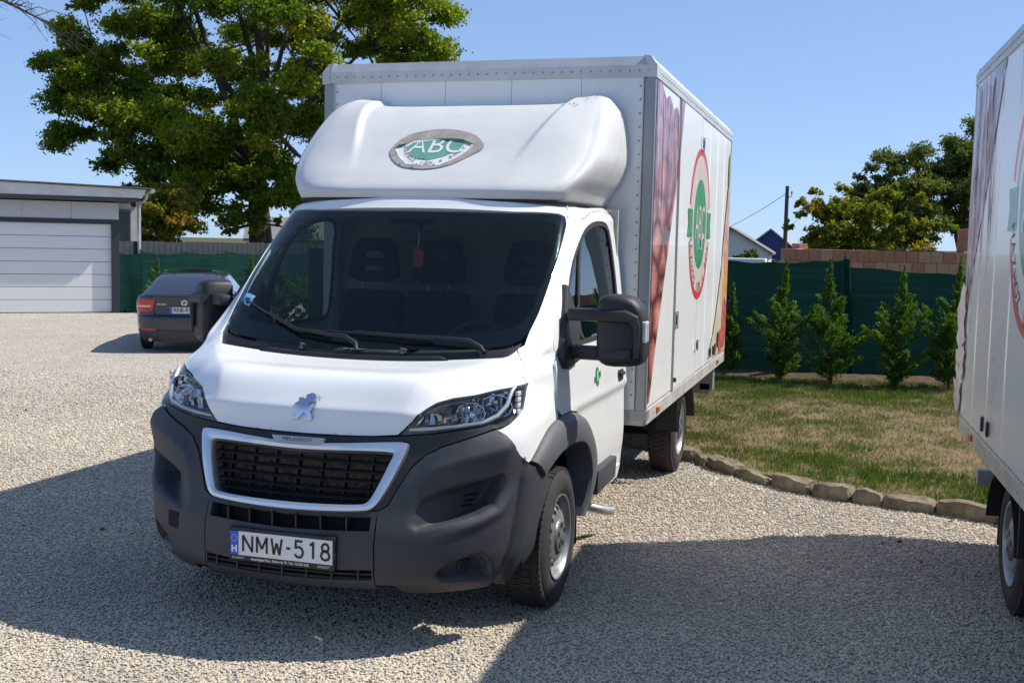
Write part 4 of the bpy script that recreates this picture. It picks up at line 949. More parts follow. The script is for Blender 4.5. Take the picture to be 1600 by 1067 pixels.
def slab(V, T, BL, th):
    n = len(V); vs = [(a, c, 0) for a, c in V]+[(a, c, th) for a, c in V]
    fs = [tuple(t_) for t_ in T]+[tuple(i+n for i in t_[::-1]) for t_ in T]
    for l in BL: fs += [(a, a+n, b+n, b) for a, b in zip(l, l[1:]+l[:1])]
    return vs, fs
def bev(o, w, seg=2):
    bm = bmesh.new(); bm.from_mesh(o.data); bmesh.ops.remove_doubles(bm, verts=bm.verts[:], dist=1e-6); bmesh.ops.recalc_face_normals(bm, faces=bm.faces[:])
    bmesh.ops.bevel(bm, geom=[e for e in bm.edges if len(e.link_faces) == 2 and e.calc_face_angle(0) > .5], offset=w, segments=seg, profile=.5, affect='EDGES')
    bm.to_mesh(o.data); bm.free(); autosmooth(o, 40)
def arc_text(name, s, size, c, r, a0, a1, fn, m, parent, ry=None, top=False, sx=1.):
    """letters set along an arc (angles in degrees from +x); baseline on the arc, feet outward at the bottom"""
    vs = []; fs = []; n = len(s); ry = ry or r
    for i, ch in enumerate(s):
        if ch == ' ': continue
        a = R(a0+(a1-a0)*i/(n-1)); v, f = text_polys(ch, size)
        if len(v) == 0: continue
        v = v-[(v[:, 0].min()+v[:, 0].max())/2, 0]
        t_ = a+math.pi/2 if not top else a-math.pi/2
        k = len(vs)
        for x, y in v: vs.append(fn(c[0]+r*math.cos(a)+(x*sx)*math.cos(t_)-y*math.sin(t_), c[1]+ry*math.sin(a)+(x*sx)*math.sin(t_)+y*math.cos(t_)))
        fs += [tuple(i_+k for i_ in q) for q in f]
    return mesh_obj(name, vs, fs, m, parent, False)

M['faded_green_film'] = mat('faded_green_film', (.13, .33, .25), .45, var=.1, vscale=20)
M['dark_green_film'] = mat('dark_green_film', (.015, .075, .035), .5)
M['emblem'] = mat('sky_tinted_chrome', (.60, .65, .74), .1, metal=1)  # blue of the reflected sky is put into the base colour
M['drl'] = mat('running_light_lens', (.60, .60, .58), .2, metal=.6, coat=.5)
M['facet'] = mat('reflector_facet', (.45, .46, .48), .12, metal=.9)
M['radiator'] = mat('radiator_fins', (.02, .018, .014), .8, col2=(.30, .25, .17), vscale=38)
M['lamp_dark'] = mat('lamp_bezel', (.085, .083, .08), .3, coat=.4)
M['frit'] = mat('black_glass_border', (.008, .009, .011), .12, coat=.5)
M['residue'] = mat('adhesive_residue', (.24, .22, .195), .85, col2=(.40, .37, .33), vscale=14)

def fplan(z, yc, W, yk, n=4.2, hump=0.):
    s = np.sin(TL); c = np.maximum(np.cos(TL), 0); hz = [0, 0, .0, .35, 1., .75, .1]
    p = [(W*a**(2/n), yk-(yk-yc)*b**(2/n), z+hump*h) for a, b, h in zip(s, c, hz)]
    return p+[(W, yk+(1.733-yk)*k, z) for k in (.25, .5, .75, 1)]
FN = np.array([fplan(2.118, .594, .865, 1.15), fplan(2.175, .592, .895, 1.15), fplan(2.26, .69, .955, 1.2), fplan(2.38, .85, 1.0, 1.3), fplan(2.51, 1.01, 1.0, 1.42), fplan(2.62, 1.16, .985, 1.5, hump=.0), fplan(2.71, 1.32, .96, 1.6, hump=.012), fplan(2.765, 1.5, .92, 1.7, hump=.028), fplan(2.785, 1.72, .89, 1.732, hump=.03)])

def ring_sheet(name, c, r0, r1, a0, a1, x, m, parent, n=40):
    vs = []; 
    for i in range(n+1):
        a = R(a0+(a1-a0)*i/n); vs += [(x, c[0]+r0*math.cos(a), c[1]+r0*math.sin(a)), (x, c[0]+r1*math.cos(a), c[1]+r1*math.sin(a))]
    fs = [(2*i, 2*i+1, 2*i+3, 2*i+2) for i in range(n)]
    return mesh_obj(name, vs, fs, m, parent, False)
def poly_sheet(name, pts, x, m, parent, step=.5):
    V, T, _ = sheet(pts, (), (step, step)); return mesh_obj(name, [(x, a, b) for a, b in V], [tuple(t) for t in T], m, parent, False)
# ------------------------------------------------------------------ printed graphics of the trucks
def fruit_material(name, kind):
    m = bpy.data.materials.new(name); m.use_nodes = True; nt = m.node_tree; b = nt.nodes['Principled BSDF']; N = nt.nodes.new; L = nt.links.new
    b.inputs['Roughness'].default_value = .35; b.inputs['Coat Weight'].default_value = .3
    tc = N('ShaderNodeTexCoord'); mp = N('ShaderNodeMapping'); mp.inputs['Scale'].default_value = (1, .8, 1.15); L(tc.outputs['Object'], mp.inputs[0])
    ns = N('ShaderNodeTexNoise'); ns.inputs['Scale'].default_value = 1.6; ns.inputs['Detail'].default_value = 3; L(mp.outputs[0], ns.inputs['Vector'])
    ad = N('ShaderNodeMixRGB'); ad.blend_type = 'ADD'; ad.inputs[0].default_value = .28; L(mp.outputs[0], ad.inputs[1]); L(ns.outputs['Color'], ad.inputs[2])
    vo = N('ShaderNodeTexVoronoi'); vo.inputs['Scale'].default_value = 3.4; L(ad.outputs[0], vo.inputs['Vector'])
    ve = N('ShaderNodeTexVoronoi'); ve.feature = 'DISTANCE_TO_EDGE'; ve.inputs['Scale'].default_value = 3.4; L(ad.outputs[0], ve.inputs['Vector'])
    rp = N('ShaderNodeValToRGB'); e = rp.color_ramp.elements
    e[0].position = .0; e[0].color = (.06, .014, .015, 1); e[1].position = .45; e[1].color = (.80, .42, .35, 1)
    x = e.new(.10); x.color = (.30, .07, .06, 1); x = e.new(.20); x.color = (.54, .18, .14, 1); x = e.new(.32); x.color = (.68, .29, .23, 1)
    L(ve.outputs['Distance'], rp.inputs[0])
    vo2 = N('ShaderNodeTexVoronoi'); vo2.inputs['Scale'].default_value = 30; L(ad.outputs[0], vo2.inputs['Vector'])
    r2 = N('ShaderNodeValToRGB'); r2.color_ramp.elements[0].color = (1.25, 1.2, 1.2, 1); r2.color_ramp.elements[1].color = (.55, .5, .5, 1); r2.color_ramp.elements[1].position = .6
    L(vo2.outputs['Distance'], r2.inputs[0])
    mu = N('ShaderNodeMixRGB'); mu.blend_type = 'MULTIPLY'; mu.inputs[0].default_value = .6; L(rp.outputs[0], mu.inputs[1]); L(r2.outputs[0], mu.inputs[2])
    # sun-bleached mauve towards the top, with torn vertical streaks
    sx = N('ShaderNodeSeparateXYZ'); L(tc.outputs['Object'], sx.inputs[0])
    mr = N('ShaderNodeMapRange'); mr.inputs[1].default_value = 2.05; mr.inputs[2].default_value = 2.5; L(sx.outputs[2], mr.inputs[0])
    m2 = N('ShaderNodeMapping'); m2.inputs['Scale'].default_value = (1, 9, .35); L(tc.outputs['Object'], m2.inputs[0])
    n2 = N('ShaderNodeTexNoise'); n2.inputs['Scale'].default_value = 2.2; n2.inputs['Detail'].default_value = 5; L(m2.outputs[0], n2.inputs['Vector'])
    r3 = N('ShaderNodeValToRGB'); e = r3.color_ramp.elements; e[0].position = .33; e[0].color = (.16, .08, .11, 1); e[1].position = .68; e[1].color = (.60, .31, .38, 1)
    x = e.new(.5); x.color = (.42, .21, .29, 1); L(n2.outputs[0], r3.inputs[0])
    m3 = N('ShaderNodeMixRGB'); m3.blend_type = 'MULTIPLY'; m3.inputs[0].default_value = .55; L(r3.outputs[0], m3.inputs[1]); r5 = N('ShaderNodeValToRGB'); r5.color_ramp.elements[0].position = .0; r5.color_ramp.elements[0].color = (.30, .22, .25, 1); r5.color_ramp.elements[1].position = .22; r5.color_ramp.elements[1].color = (1.1, 1.05, 1.05, 1); L(ve.outputs['Distance'], r5.inputs[0]); L(r5.outputs[0], m3.inputs[2]); r3 = m3
    bl = N('ShaderNodeMixRGB'); L(mr.outputs[0], bl.inputs[0]); L(mu.outputs[0], bl.inputs[1]); L(r3.outputs[0], bl.inputs[2])
    if kind == 'mixed':
        r4 = N('ShaderNodeValToRGB'); e = r4.color_ramp.elements; e[0].position = 0; e[0].color = (.55, .06, .04, 1); e[1].position = 1; e[1].color = (.10, .22, .05, 1)
        x = e.new(.30); x.color = (.70, .12, .06, 1); x = e.new(.38); x.color = (.75, .34, .05, 1); x = e.new(.52); x.color = (.72, .42, .08, 1); x = e.new(.6); x.color = (.55, .22, .14, 1); x = e.new(.75); x.color = (.22, .30, .08, 1)
        m4 = N('ShaderNodeMapRange'); m4.inputs[1].default_value = .8; m4.inputs[2].default_value = 2.8; L(sx.outputs[2], m4.inputs[0])
        a4 = N('ShaderNodeMath'); a4.operation = 'MULTIPLY_ADD'; a4.inputs[1].default_value = .35; L(ns.outputs[0], a4.inputs[0]); 
        s4 = N('ShaderNodeMath'); s4.operation = 'SUBTRACT'; s4.inputs[1].default_value = .17; L(m4.outputs[0], s4.inputs[0]); L(s4.outputs[0], a4.inputs[2]); L(a4.outputs[0], r4.inputs[0])
        mm = N('ShaderNodeMixRGB'); mm.blend_type = 'MULTIPLY'; mm.inputs[0].default_value = .6; L(r4.outputs[0], mm.inputs[1]); L(r2.outputs[0], mm.inputs[2])
        m6 = N('ShaderNodeMixRGB'); m6.blend_type = 'MULTIPLY'; m6.inputs[0].default_value = .85; L(mm.outputs[0], m6.inputs[1]); L(r5.outputs[0], m6.inputs[2]); L(m6.outputs[0], b.inputs['Base Color'])
    else: L(bl.outputs[0], b.inputs['Base Color'])
    return m
M['fruit'] = fruit_material('berry_print', 'berries'); M['fruit_mixed'] = fruit_material('mixed_fruit_print', 'mixed')

def side_logo(t, s, yc, zc, faded):
    """round shop emblem on the box side; s=1 left side, -1 right side"""
    X = lambda k: s*(BX+.0015+.0012*k)
    g = M['teal_film'] if faded else M['green_film']; pale = M['film_white'] if faded else M['peach_film']
    fix = (lambda o: o.data.flip_normals() if s < 0 else None)
    base = ring_sheet('side_logo', (yc, zc), .345, .565, 0, 360, X(0), pale, t, 64); fix(base)
    for a0, a1 in ((14, 166), (194, 346)): fix(ring_sheet('logo_ring', (yc, zc), .565, .625, a0, a1, X(0), M['red_film'], base))
    if faded:
        for a0, a1 in ((14, 60), (120, 166)): fix(ring_sheet('logo_ring', (yc, zc), .46, .50, a0, a1, X(1), M['pink_film'], base))
    fix(poly_sheet('logo_disc', circle_poly((yc, zc), .37, 48), X(1), g, base))
    for d in (1, -1):
        q = [(yc+d*.44, zc-.11), (yc+d*.71, zc-.11), (yc+d*.66, zc), (yc+d*.71, zc+.11), (yc+d*.44, zc+.11)]
        fix(poly_sheet('logo_banner', q, X(1), g, base))
    let = lambda a, c: (X(2.2), yc+s*a, zc+c)
    text_obj('logo_letters', 'ABC', .40, let, M['film_white'] if faded else M['peach_film'], base, sx=.72)
    arc_text('logo_letters', 'HÁZHOZ JÖN A BOLT', .115 if faded else .105, (0, 0), .525, -168, -12, let, M['ink'], base)
    return base

def film_edge(n, y0, y1, z, amp, rg):
    return [(y0+(y1-y0)*i/n, z+rg.uniform(-amp, amp)) for i in range(n+1)]

def graphics_truck_one(t):
    side_logo(t, 1, 4.03, 2.06, False); rg = random.Random(5); x = BX+.0015
    poly_sheet('berry_print', [(1.795, .84), (1.85, .84), (2.0, 1.14), (2.74, 2.36), (2.77, 2.42), (2.77, 2.80), (2.62, 2.86), (2.5, 2.82), (2.3, 2.90), (2.15, 2.86), (2.0, 2.93), (1.795, 2.94)], x-.001, M['fruit'], t)
    poly_sheet('berry_print', [(2.833, 2.52), (2.99, 2.935), (2.833, 2.935)], x+.0015, M['fruit'], t)
    fp_ = poly_sheet('fruit_print', [(4.90, .85), (6.215, .83), (6.215, 2.90), (6.13, 2.6), (5.97, 2.3), (5.80, 1.95), (5.66, 1.6), (5.35, 1.2)], x+.0040, M['pale_print'], t)
    clip = lambda c, r, r2, n=22: [(min(6.214, a), max(.835, b_)) for a, b_ in circle_poly(c, r, n, r2)]
    for k, (c, r, r2, mm) in enumerate((((6.10, 2.62), .07, .20, 'leaf_print'), ((6.09, 2.25), .11, .24, 'pink_print'), ((6.02, 1.90), .16, .22, 'pink_print'), ((6.08, 1.62), .16, .25, 'orange_print'), ((5.96, 1.42), .13, .16, 'orange_print'), ((6.03, 1.12), .20, .26, 'berry_red_print'), ((5.78, .94), .16, .13, 'berry_red_print'), ((5.35, .90), .09, .06, 'dark_print'), ((5.55, .98), .08, .08, 'dark_print'))):
        poly_sheet('printed_fruit', clip(c, r, r2), x+.0046+.0005*k, M[mm], fp_)
    b = MB()                                   # torn strips of film along the top of the print
    for i in range(26):
        y = 1.82+i*.036+rg.uniform(-.01, .01); z1 = rg.uniform(2.6, 2.93); z0 = z1-rg.uniform(.15, .8); w = rg.uniform(.004, .016); d = rg.uniform(.002, .012)
        b.add([(x+.001, y, z1), (x+.001, y+w, z1), (x+d, y+w*.6, (z0+z1)/2), (x+d*.8, y, (z0+z1)/2), (x+.002, y+w*.8, z0)], [(0, 1, 2, 3), (3, 2, 4)])
    tag(b.build('torn_film_strip', M['torn'], t), kind='stuff')
    b = MB()
    for y, z1, z0, w in ((2.05, 2.88, 2.2, .012), (2.33, 2.85, 2.35, .016), (2.52, 2.80, 2.1, .012), (2.70, 2.82, 2.55, .03), (2.72, 2.5, 2.36, .022), (2.74, 2.86, 2.2, .014)):
        b.add([(x+.002, y, z1), (x+.002, y+w, z1-.02), (x+.004, y+w*.7, z0), (x+.003, y-.004, z0+.05)], [(0, 1, 2, 3)])
    tag(b.build('rusty_film_strip', M['rusty'], t), kind='stuff')
M['rusty'] = mat('rusty_film', (.06, .012, .015), .6, col2=(.45, .14, .06), vscale=9)
M['pale_print'] = mat('cream_print', (.62, .50, .34), .35, col2=(.74, .68, .56), vscale=3, coat=.3)
M['pink_print'] = mat('pink_fruit_print', (.62, .16, .14), .35, col2=(.80, .48, .42), vscale=9, coat=.3)
M['orange_print'] = mat('orange_fruit_print', (.78, .22, .03), .35, col2=(.84, .52, .12), vscale=6, coat=.3)
M['berry_red_print'] = mat('red_berry_print', (.42, .03, .03), .35, col2=(.80, .20, .16), vscale=16, coat=.3)
M['leaf_print'] = mat('leaf_print', (.10, .20, .05), .35, col2=(.34, .44, .16), vscale=12, coat=.3)
M['dark_print'] = mat('dark_berry_print', (.03, .015, .02), .35, col2=(.16, .06, .08), vscale=14, coat=.3)
M['torn'] = mat('torn_film', (.30, .20, .23), .5, col2=(.72, .66, .66), vscale=6)
M['torn_white'] = mat('peeling_film', (.55, .42, .42), .45, col2=(.76, .74, .73), vscale=5)

def graphics_truck_two(t):
    side_logo(t, -1, 4.05, 2.10, True); x = -(BX+.0015)
    def ps(nm, pts, xx, m):
        o = poly_sheet(nm, pts, xx, m, t); o.data.flip_normals(); return o
    ps('berry_print', [(6.21, 2.92), (5.65, 2.93), (5.10, 2.94), (5.38, 2.52), (5.70, 2.10), (5.90, 1.86), (6.06, 1.62), (6.21, 1.42)], x+.001, M['fruit_pale'])
    rg = random.Random(11)
    for y0, y1, z1, z0 in ((6.13, 6.25, 1.66, 1.22), (6.08, 6.24, 1.34, 1.02), (6.17, 6.26, 1.12, .84)):     # loose film hanging off the rear edge
        n = 8; vs = []; fs = []
        for i in range(n+1):
            k = i/n; z = z1+(z0-z1)*k
            for j in range(5):
                h = j/4; y = y0+(y1-y0)*h+.05*math.sin(k*5)*h+rg.uniform(-.012, .012); vs.append((x-.004-.05*k*h*(1.2-k)-.012*math.sin(k*9+h*4)**2, y+.10*k*h*h, z+rg.uniform(-.03, .03)))
        for i in range(n):
            for j in range(4): fs.append((i*5+j, i*5+j+1, (i+1)*5+j+1, (i+1)*5+j))
        mesh_obj('loose_film', vs, fs, M['torn_white'], t)
    b = MB()
    for i in range(16):
        y = 5.3+i*.056+rg.uniform(-.02, .02); z1 = rg.uniform(2.3, 2.9); z0 = z1-rg.uniform(.4, 1.2); w = rg.uniform(.006, .022)
        b.add([(x-.001, y, z1), (x-.001, y+w, z1), (x-.008, y+w*.6, (z0+z1)/2), (x-.002, y, z0)], [(0, 1, 2, 3)])
    tag(b.build('torn_film_strip', M['torn'], t), kind='stuff')
    b = MB()
    for y, z1, z0, w in ((5.98, 2.9, 1.5, .022), (5.62, 2.88, 2.3, .018), (5.45, 2.9, 2.62, .04), (6.03, 2.6, 2.1, .012)):
        b.add([(x-.002, y, z1), (x-.002, y+w, z1-.03), (x-.006, y+w*.8, (z0+z1)/2), (x-.003, y+w*.5, z0), (x-.003, y, (z0+z1)/2+.1)], [(0, 1, 2, 3, 4)])
    tag(b.build('rusty_film_strip', M['rusty'], t), kind='stuff')
    for z, h in ((1.22, .12), (2.05, .12)):
        k = MB(); k.box((x-.014, 3.36, z-h/2), (x+.002, 3.46, z+h/2), bev=.004); k.tube([(x-.016, 3.41, z-h/2), (x-.016, 3.41, z+h/2)], .011, 8); k.build('door_hinge', M['chrome'], t)
    k = MB(); k.box((x-.002, 3.40, .81), (x+.004, 3.41, 2.93)); k.build('door_seal', M['rubber'], t)
M['fruit_pale'] = None
def _pale():
    m = bpy.data.materials['berry_print'].copy(); m.name = 'bleached_berry_print'
    for n in m.node_tree.nodes:
        if n.type == 'VALTORGB' and len(n.color_ramp.elements) == 3:
            e = n.color_ramp.elements; e[0].color = (.25, .2, .26, 1); e[1].color = (.48, .42, .50, 1); e[2].color = (.62, .52, .56, 1)
        if n.type == 'MAP_RANGE': n.inputs[1].default_value = 1.2; n.inputs[2].default_value = 1.9
    return m
M['fruit_pale'] = _pale()

def copy_tree(o, parent=None):
    c = o.copy(); COL.objects.link(c); c.parent = parent
    for ch in list(o.children): copy_tree(ch, c)
    return c

# ------------------------------------------------------------------ setting: ground, gravel, lawn
def ground_mat(name, cols, scale, rough=.95, bump=.4, detail=.02, vor=None):
    m = bpy.data.materials.new(name); m.use_nodes = True; nt = m.node_tree; b = nt.nodes['Principled BSDF']; N = nt.nodes.new; L = nt.links.new
    b.inputs['Roughness'].default_value = rough; b.inputs['Specular IOR Level'].default_value = .2
    tc = N('ShaderNodeTexCoord'); n = N('ShaderNodeTexNoise'); n.inputs['Scale'].default_value = scale; n.inputs['Detail'].default_value = 8; n.inputs['Roughness'].default_value = .7
    L(tc.outputs['Object'], n.inputs['Vector'])
    rp = N('ShaderNodeValToRGB'); e = rp.color_ramp.elements
    e[0].position = .3; e[0].color = (*cols[0], 1); e[1].position = .72; e[1].color = (*cols[-1], 1)
    for i, c in enumerate(cols[1:-1]): x = e.new(.3+.42*(i+1)/(len(cols)-1)); x.color = (*c, 1)
    L(n.outputs[0], rp.inputs[0]); src = rp.outputs[0]; hgt = n.outputs[0]
    if vor:
        v = N('ShaderNodeTexVoronoi'); v.inputs['Scale'].default_value = vor; L(tc.outputs['Object'], v.inputs['Vector'])
        r2 = N('ShaderNodeValToRGB'); q = r2.color_ramp.elements
        q[0].position = 0; q[0].color = (.44, .42, .39, 1); q[1].position = 1; q[1].color = (.84, .76, .64, 1)
        x = q.new(.35); x.color = (.60, .55, .48, 1); x = q.new(.7); x.color = (.72, .66, .58, 1)
        sp = N('ShaderNodeSeparateColor'); L(v.outputs['Color'], sp.inputs[0]); L(sp.outputs[0], r2.inputs[0])
        r3 = N('ShaderNodeValToRGB'); r3.color_ramp.elements[0].position = .25; r3.color_ramp.elements[0].color = (1, 1, 1, 1); r3.color_ramp.elements[1].position = .75; r3.color_ramp.elements[1].color = (.35, .33, .31, 1)
        L(v.outputs['Distance'], r3.inputs[0])
        a = N('ShaderNodeMixRGB'); a.blend_type = 'MULTIPLY'; a.inputs[0].default_value = .8; L(r2.outputs[0], a.inputs[1]); L(r3.outputs[0], a.inputs[2])
        c = N('ShaderNodeMixRGB'); c.blend_type = 'MULTIPLY'; c.inputs[0].default_value = .55; L(a.outputs[0], c.inputs[1]); L(rp.outputs[0], c.inputs[2]); src = c.outputs[0]
        iv = N('ShaderNodeMath'); iv.operation = 'SUBTRACT'; iv.inputs[0].default_value = 1; L(v.outputs['Distance'], iv.inputs[1]); hgt = iv.outputs[0]
    L(src, b.inputs['Base Color'])
    bp = N('ShaderNodeBump'); bp.inputs['Strength'].default_value = bump; bp.inputs['Distance'].default_value = detail; L(hgt, bp.inputs['Height']); L(bp.outputs[0], b.inputs['Normal'])
    return m
M['earth'] = ground_mat('field_ground', [(.05, .06, .02), (.09, .09, .03), (.14, .11, .06)], .6)
M['gravel'] = ground_mat('gravel_ground', [(.68, .65, .61), (.88, .85, .81), (1, .985, .96)], .9, vor=52, bump=.7, detail=.02)
M['lawn'] = ground_mat('lawn_ground', [(.07, .085, .028), (.15, .115, .055), (.22, .155, .095), (.27, .195, .13)], 2.6, bump=1.0)

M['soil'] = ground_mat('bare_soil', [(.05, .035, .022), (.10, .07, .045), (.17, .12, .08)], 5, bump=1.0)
def flat(name, pts, z, m, label, cat):
    V, T, _ = sheet(pts, (), (1.5, 1.5), 1.0); return tag(mesh_obj(name, [(a, c, z) for a, c in V], [tuple(t) for t in T], m, None, False), label, cat, kind='structure')
tag(mesh_obj('ground', [(-700, -400, -.03), (700, -400, -.03), (700, 900, -.03), (-700, 900, -.03)], [(0, 1, 2, 3)], M['earth'], None, False), 'flat open ground of fields stretching beyond the yard', 'ground', kind='structure')
flat('gravel_yard', [(-24, -18), (24, -18), (24, 4), (12, 12), (-3, 12.5), (-9.5, 30), (-14.4, 22), (-14.2, 17.5), (-22, 12)], 0, M['gravel'], 'pale gravel yard the trucks and the car stand on', 'yard')
KERB = [(-5.0, 7.3), (-3.2, 6.75), (-1.6, 6.15), (-.4, 5.55), (.5, 4.95), (1.157, 4.33), (1.56, 3.86), (2.0, 3.46), (2.38, 3.24), (2.72, 3.14), (3.1, 3.05), (3.45, 2.88), (4.2, 2.62), (5.4, 2.4), (7.5, 2.2), (10, 2.1)]
lawn_poly = [(x+.005, y+.01) for x, y in KERB]+[(14, 2.2), (14, 13.2), (6, 12.2), (.7, 11.6), (-6, 10.6)]
flat('lawn', lawn_poly, .066, M['lawn'], 'patchy dry lawn between stone kerb and green net fence', 'lawn')
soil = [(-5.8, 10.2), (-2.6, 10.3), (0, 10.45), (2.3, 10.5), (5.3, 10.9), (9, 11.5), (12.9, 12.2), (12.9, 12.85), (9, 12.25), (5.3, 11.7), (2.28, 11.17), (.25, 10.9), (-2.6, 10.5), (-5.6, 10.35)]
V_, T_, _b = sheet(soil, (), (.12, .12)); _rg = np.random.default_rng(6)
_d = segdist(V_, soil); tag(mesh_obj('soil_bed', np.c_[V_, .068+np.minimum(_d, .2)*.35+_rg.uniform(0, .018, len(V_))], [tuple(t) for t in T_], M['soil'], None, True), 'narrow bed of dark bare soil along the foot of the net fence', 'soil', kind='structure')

# gravel stones as instances spread over the near part of the yard
def gravel_stones():
    m = bpy.data.materials.new('pebble'); m.use_nodes = True; nt = m.node_tree; b = nt.nodes['Principled BSDF']; N = nt.nodes.new; L = nt.links.new
    oi = N('ShaderNodeObjectInfo'); rp = N('ShaderNodeValToRGB'); e = rp.color_ramp.elements
    cols = [(0, (.40, .385, .36)), (.2, (.54, .495, .42)), (.42, (.66, .585, .46)), (.6, (.76, .675, .535)), (.78, (.72, .595, .425)), (.9, (.81, .745, .635)), (1, (.55, .44, .33))]
    e[0].position, e[0].color = cols[0][0], (*cols[0][1], 1); e[1].position, e[1].color = cols[-1][0], (*cols[-1][1], 1)
    for p, c in cols[1:-1]: x = e.new(p); x.color = (*c, 1)
    L(oi.outputs['Random'], rp.inputs[0])
    tc = N('ShaderNodeTexCoord'); ns = N('ShaderNodeTexNoise'); ns.inputs['Scale'].default_value = 2.0; L(tc.outputs['Object'], ns.inputs['Vector'])
    mx = N('ShaderNodeMixRGB'); mx.blend_type = 'MULTIPLY'; mx.inputs[0].default_value = .2; L(rp.outputs[0], mx.inputs[1]); L(ns.outputs[0], mx.inputs[2]); pa = N('ShaderNodeAttribute'); pa.attribute_type = 'INSTANCER'; pa.attribute_name = 'patch'
    pr_ = N('ShaderNodeValToRGB'); pr_.color_ramp.elements[0].position = .36; pr_.color_ramp.elements[0].color = (.78, .76, .75, 1); pr_.color_ramp.elements[1].position = .62; pr_.color_ramp.elements[1].color = (1.04, 1.02, .98, 1); L(pa.outputs['Fac'], pr_.inputs[0])
    m4 = N('ShaderNodeMixRGB'); m4.blend_type = 'MULTIPLY'; m4.inputs[0].default_value = 1; L(mx.outputs[0], m4.inputs[1]); L(pr_.outputs[0], m4.inputs[2]); L(m4.outputs[0], b.inputs['Base Color'])
    b.inputs['Roughness'].default_value = .85; b.inputs['Specular IOR Level'].default_value = .25
    # base sheet carries a density that thins with distance from the part of the yard that is seen close
    nx, ny = 90, 90; xs = np.linspace(-13, 8, nx); ys = np.linspace(-5.2, 12, ny); X, Y = np.meshgrid(xs, ys)
    vs = [(a, c, .004) for a, c in zip(X.ravel(), Y.ravel())]
    d = np.hypot(X-2.4, Y+5.5)
    view = np.degrees(np.arctan2(X-2.44, Y+5.49)); inside = sstep(view, -48, -44)*sstep(view, 14, 11)
    dens = 9600*np.exp(-np.maximum(d-4, 0)/3.1)+260*sstep(d, 17, 12)
    kx, ky = np.array(KERB).T; kb = np.interp(X, kx, ky); dens = dens*(Y < kb+.02)*inside
    fs = [(j*nx+i, j*nx+i+1, (j+1)*nx+i+1, (j+1)*nx+i) for j in range(ny-1) for i in range(nx-1) if dens[j:j+2, i:i+2].max() > 1]
    o = mesh_obj('gravel_stones', vs, fs, m, None, False); tag(o, 'loose pale limestone pebbles covering the yard around the trucks', 'gravel', kind='stuff')
    at = o.data.attributes.new('dens', 'FLOAT', 'POINT'); at.data.foreach_set('value', dens.ravel().astype(np.float32))
    ng = bpy.data.node_groups.new('gravel', 'GeometryNodeTree'); ng.interface.new_socket('Geometry', in_out='INPUT', socket_type='NodeSocketGeometry'); ng.interface.new_socket('Geometry', in_out='OUTPUT', socket_type='NodeSocketGeometry')
    N = ng.nodes.new; L = ng.links.new; gi = N('NodeGroupInput'); go = N('NodeGroupOutput')
    na = N('GeometryNodeInputNamedAttribute'); na.data_type = 'FLOAT'; na.inputs[0].default_value = 'dens'
    dp = N('GeometryNodeDistributePointsOnFaces'); dp.distribute_method = 'RANDOM'; L(gi.outputs[0], dp.inputs['Mesh']); L(na.outputs[0], dp.inputs['Density'])
    pn_ = N('ShaderNodeTexNoise'); pn_.inputs['Scale'].default_value = .55; pn_.inputs['Detail'].default_value = 5
    st_ = N('GeometryNodeStoreNamedAttribute'); st_.data_type = 'FLOAT'; st_.domain = 'POINT'; st_.inputs['Name'].default_value = 'patch'; L(dp.outputs[0], st_.inputs['Geometry']); L(pn_.outputs[0], st_.inputs['Value'])
    geos = []
    for k in range(4):
        ic = N('GeometryNodeMeshIcoSphere'); ic.inputs['Radius'].default_value = 1; ic.inputs['Subdivisions'].default_value = 2
        nz = N('ShaderNodeTexNoise'); nz.noise_dimensions = '4D'; nz.inputs['W'].default_value = 3.7*k; nz.inputs['Scale'].default_value = 1.1
        sb = N('ShaderNodeVectorMath'); sb.operation = 'SUBTRACT'; sb.inputs[1].default_value = (.5, .5, .5); L(nz.outputs['Color'], sb.inputs[0])
        sc = N('ShaderNodeVectorMath'); sc.operation = 'SCALE'; sc.inputs['Scale'].default_value = 1.5; L(sb.outputs[0], sc.inputs[0])
        sp = N('GeometryNodeSetPosition'); L(ic.outputs[0], sp.inputs['Geometry']); L(sc.outputs[0], sp.inputs['Offset'])
        sm = N('GeometryNodeSetMaterial'); sm.inputs['Material'].default_value = m; L(sp.outputs[0], sm.inputs[0])
        gi_ = N('GeometryNodeGeometryToInstance'); L(sm.outputs[0], gi_.inputs[0]); geos.append(gi_)
    jn = N('GeometryNodeJoinGeometry')
    for g in geos: L(g.outputs[0], jn.inputs[0])
    ip = N('GeometryNodeInstanceOnPoints'); ip.inputs['Pick Instance'].default_value = True; L(st_.outputs[0], ip.inputs['Points']); L(jn.outputs[0], ip.inputs['Instance'])
    rv = N('FunctionNodeRandomValue'); rv.data_type = 'FLOAT_VECTOR'; rv.inputs[0].default_value = (-.35, -.35, 0); rv.inputs[1].default_value = (.35, .35, 6.28); L(rv.outputs[0], ip.inputs['Rotation'])
    rs = N('FunctionNodeRandomValue'); rs.data_type = 'FLOAT_VECTOR'; rs.inputs[0].default_value = (.0036, .003, .0022); rs.inputs[1].default_value = (.0100, .0078, .0050); rs.inputs['Seed'].default_value = 4
    # stones grow with distance so that the thinner cover still reads
    ps = N('GeometryNodeInputPosition'); ds = N('ShaderNodeVectorMath'); ds.operation = 'DISTANCE'; ds.inputs[1].default_value = (2.4, -5.5, 0); L(ps.outputs[0], ds.inputs[0])
    mr = N('ShaderNodeMapRange'); mr.inputs[1].default_value = 6; mr.inputs[2].default_value = 18; mr.inputs[3].default_value = 1; mr.inputs[4].default_value = 1.9; L(ds.outputs['Value'], mr.inputs[0])
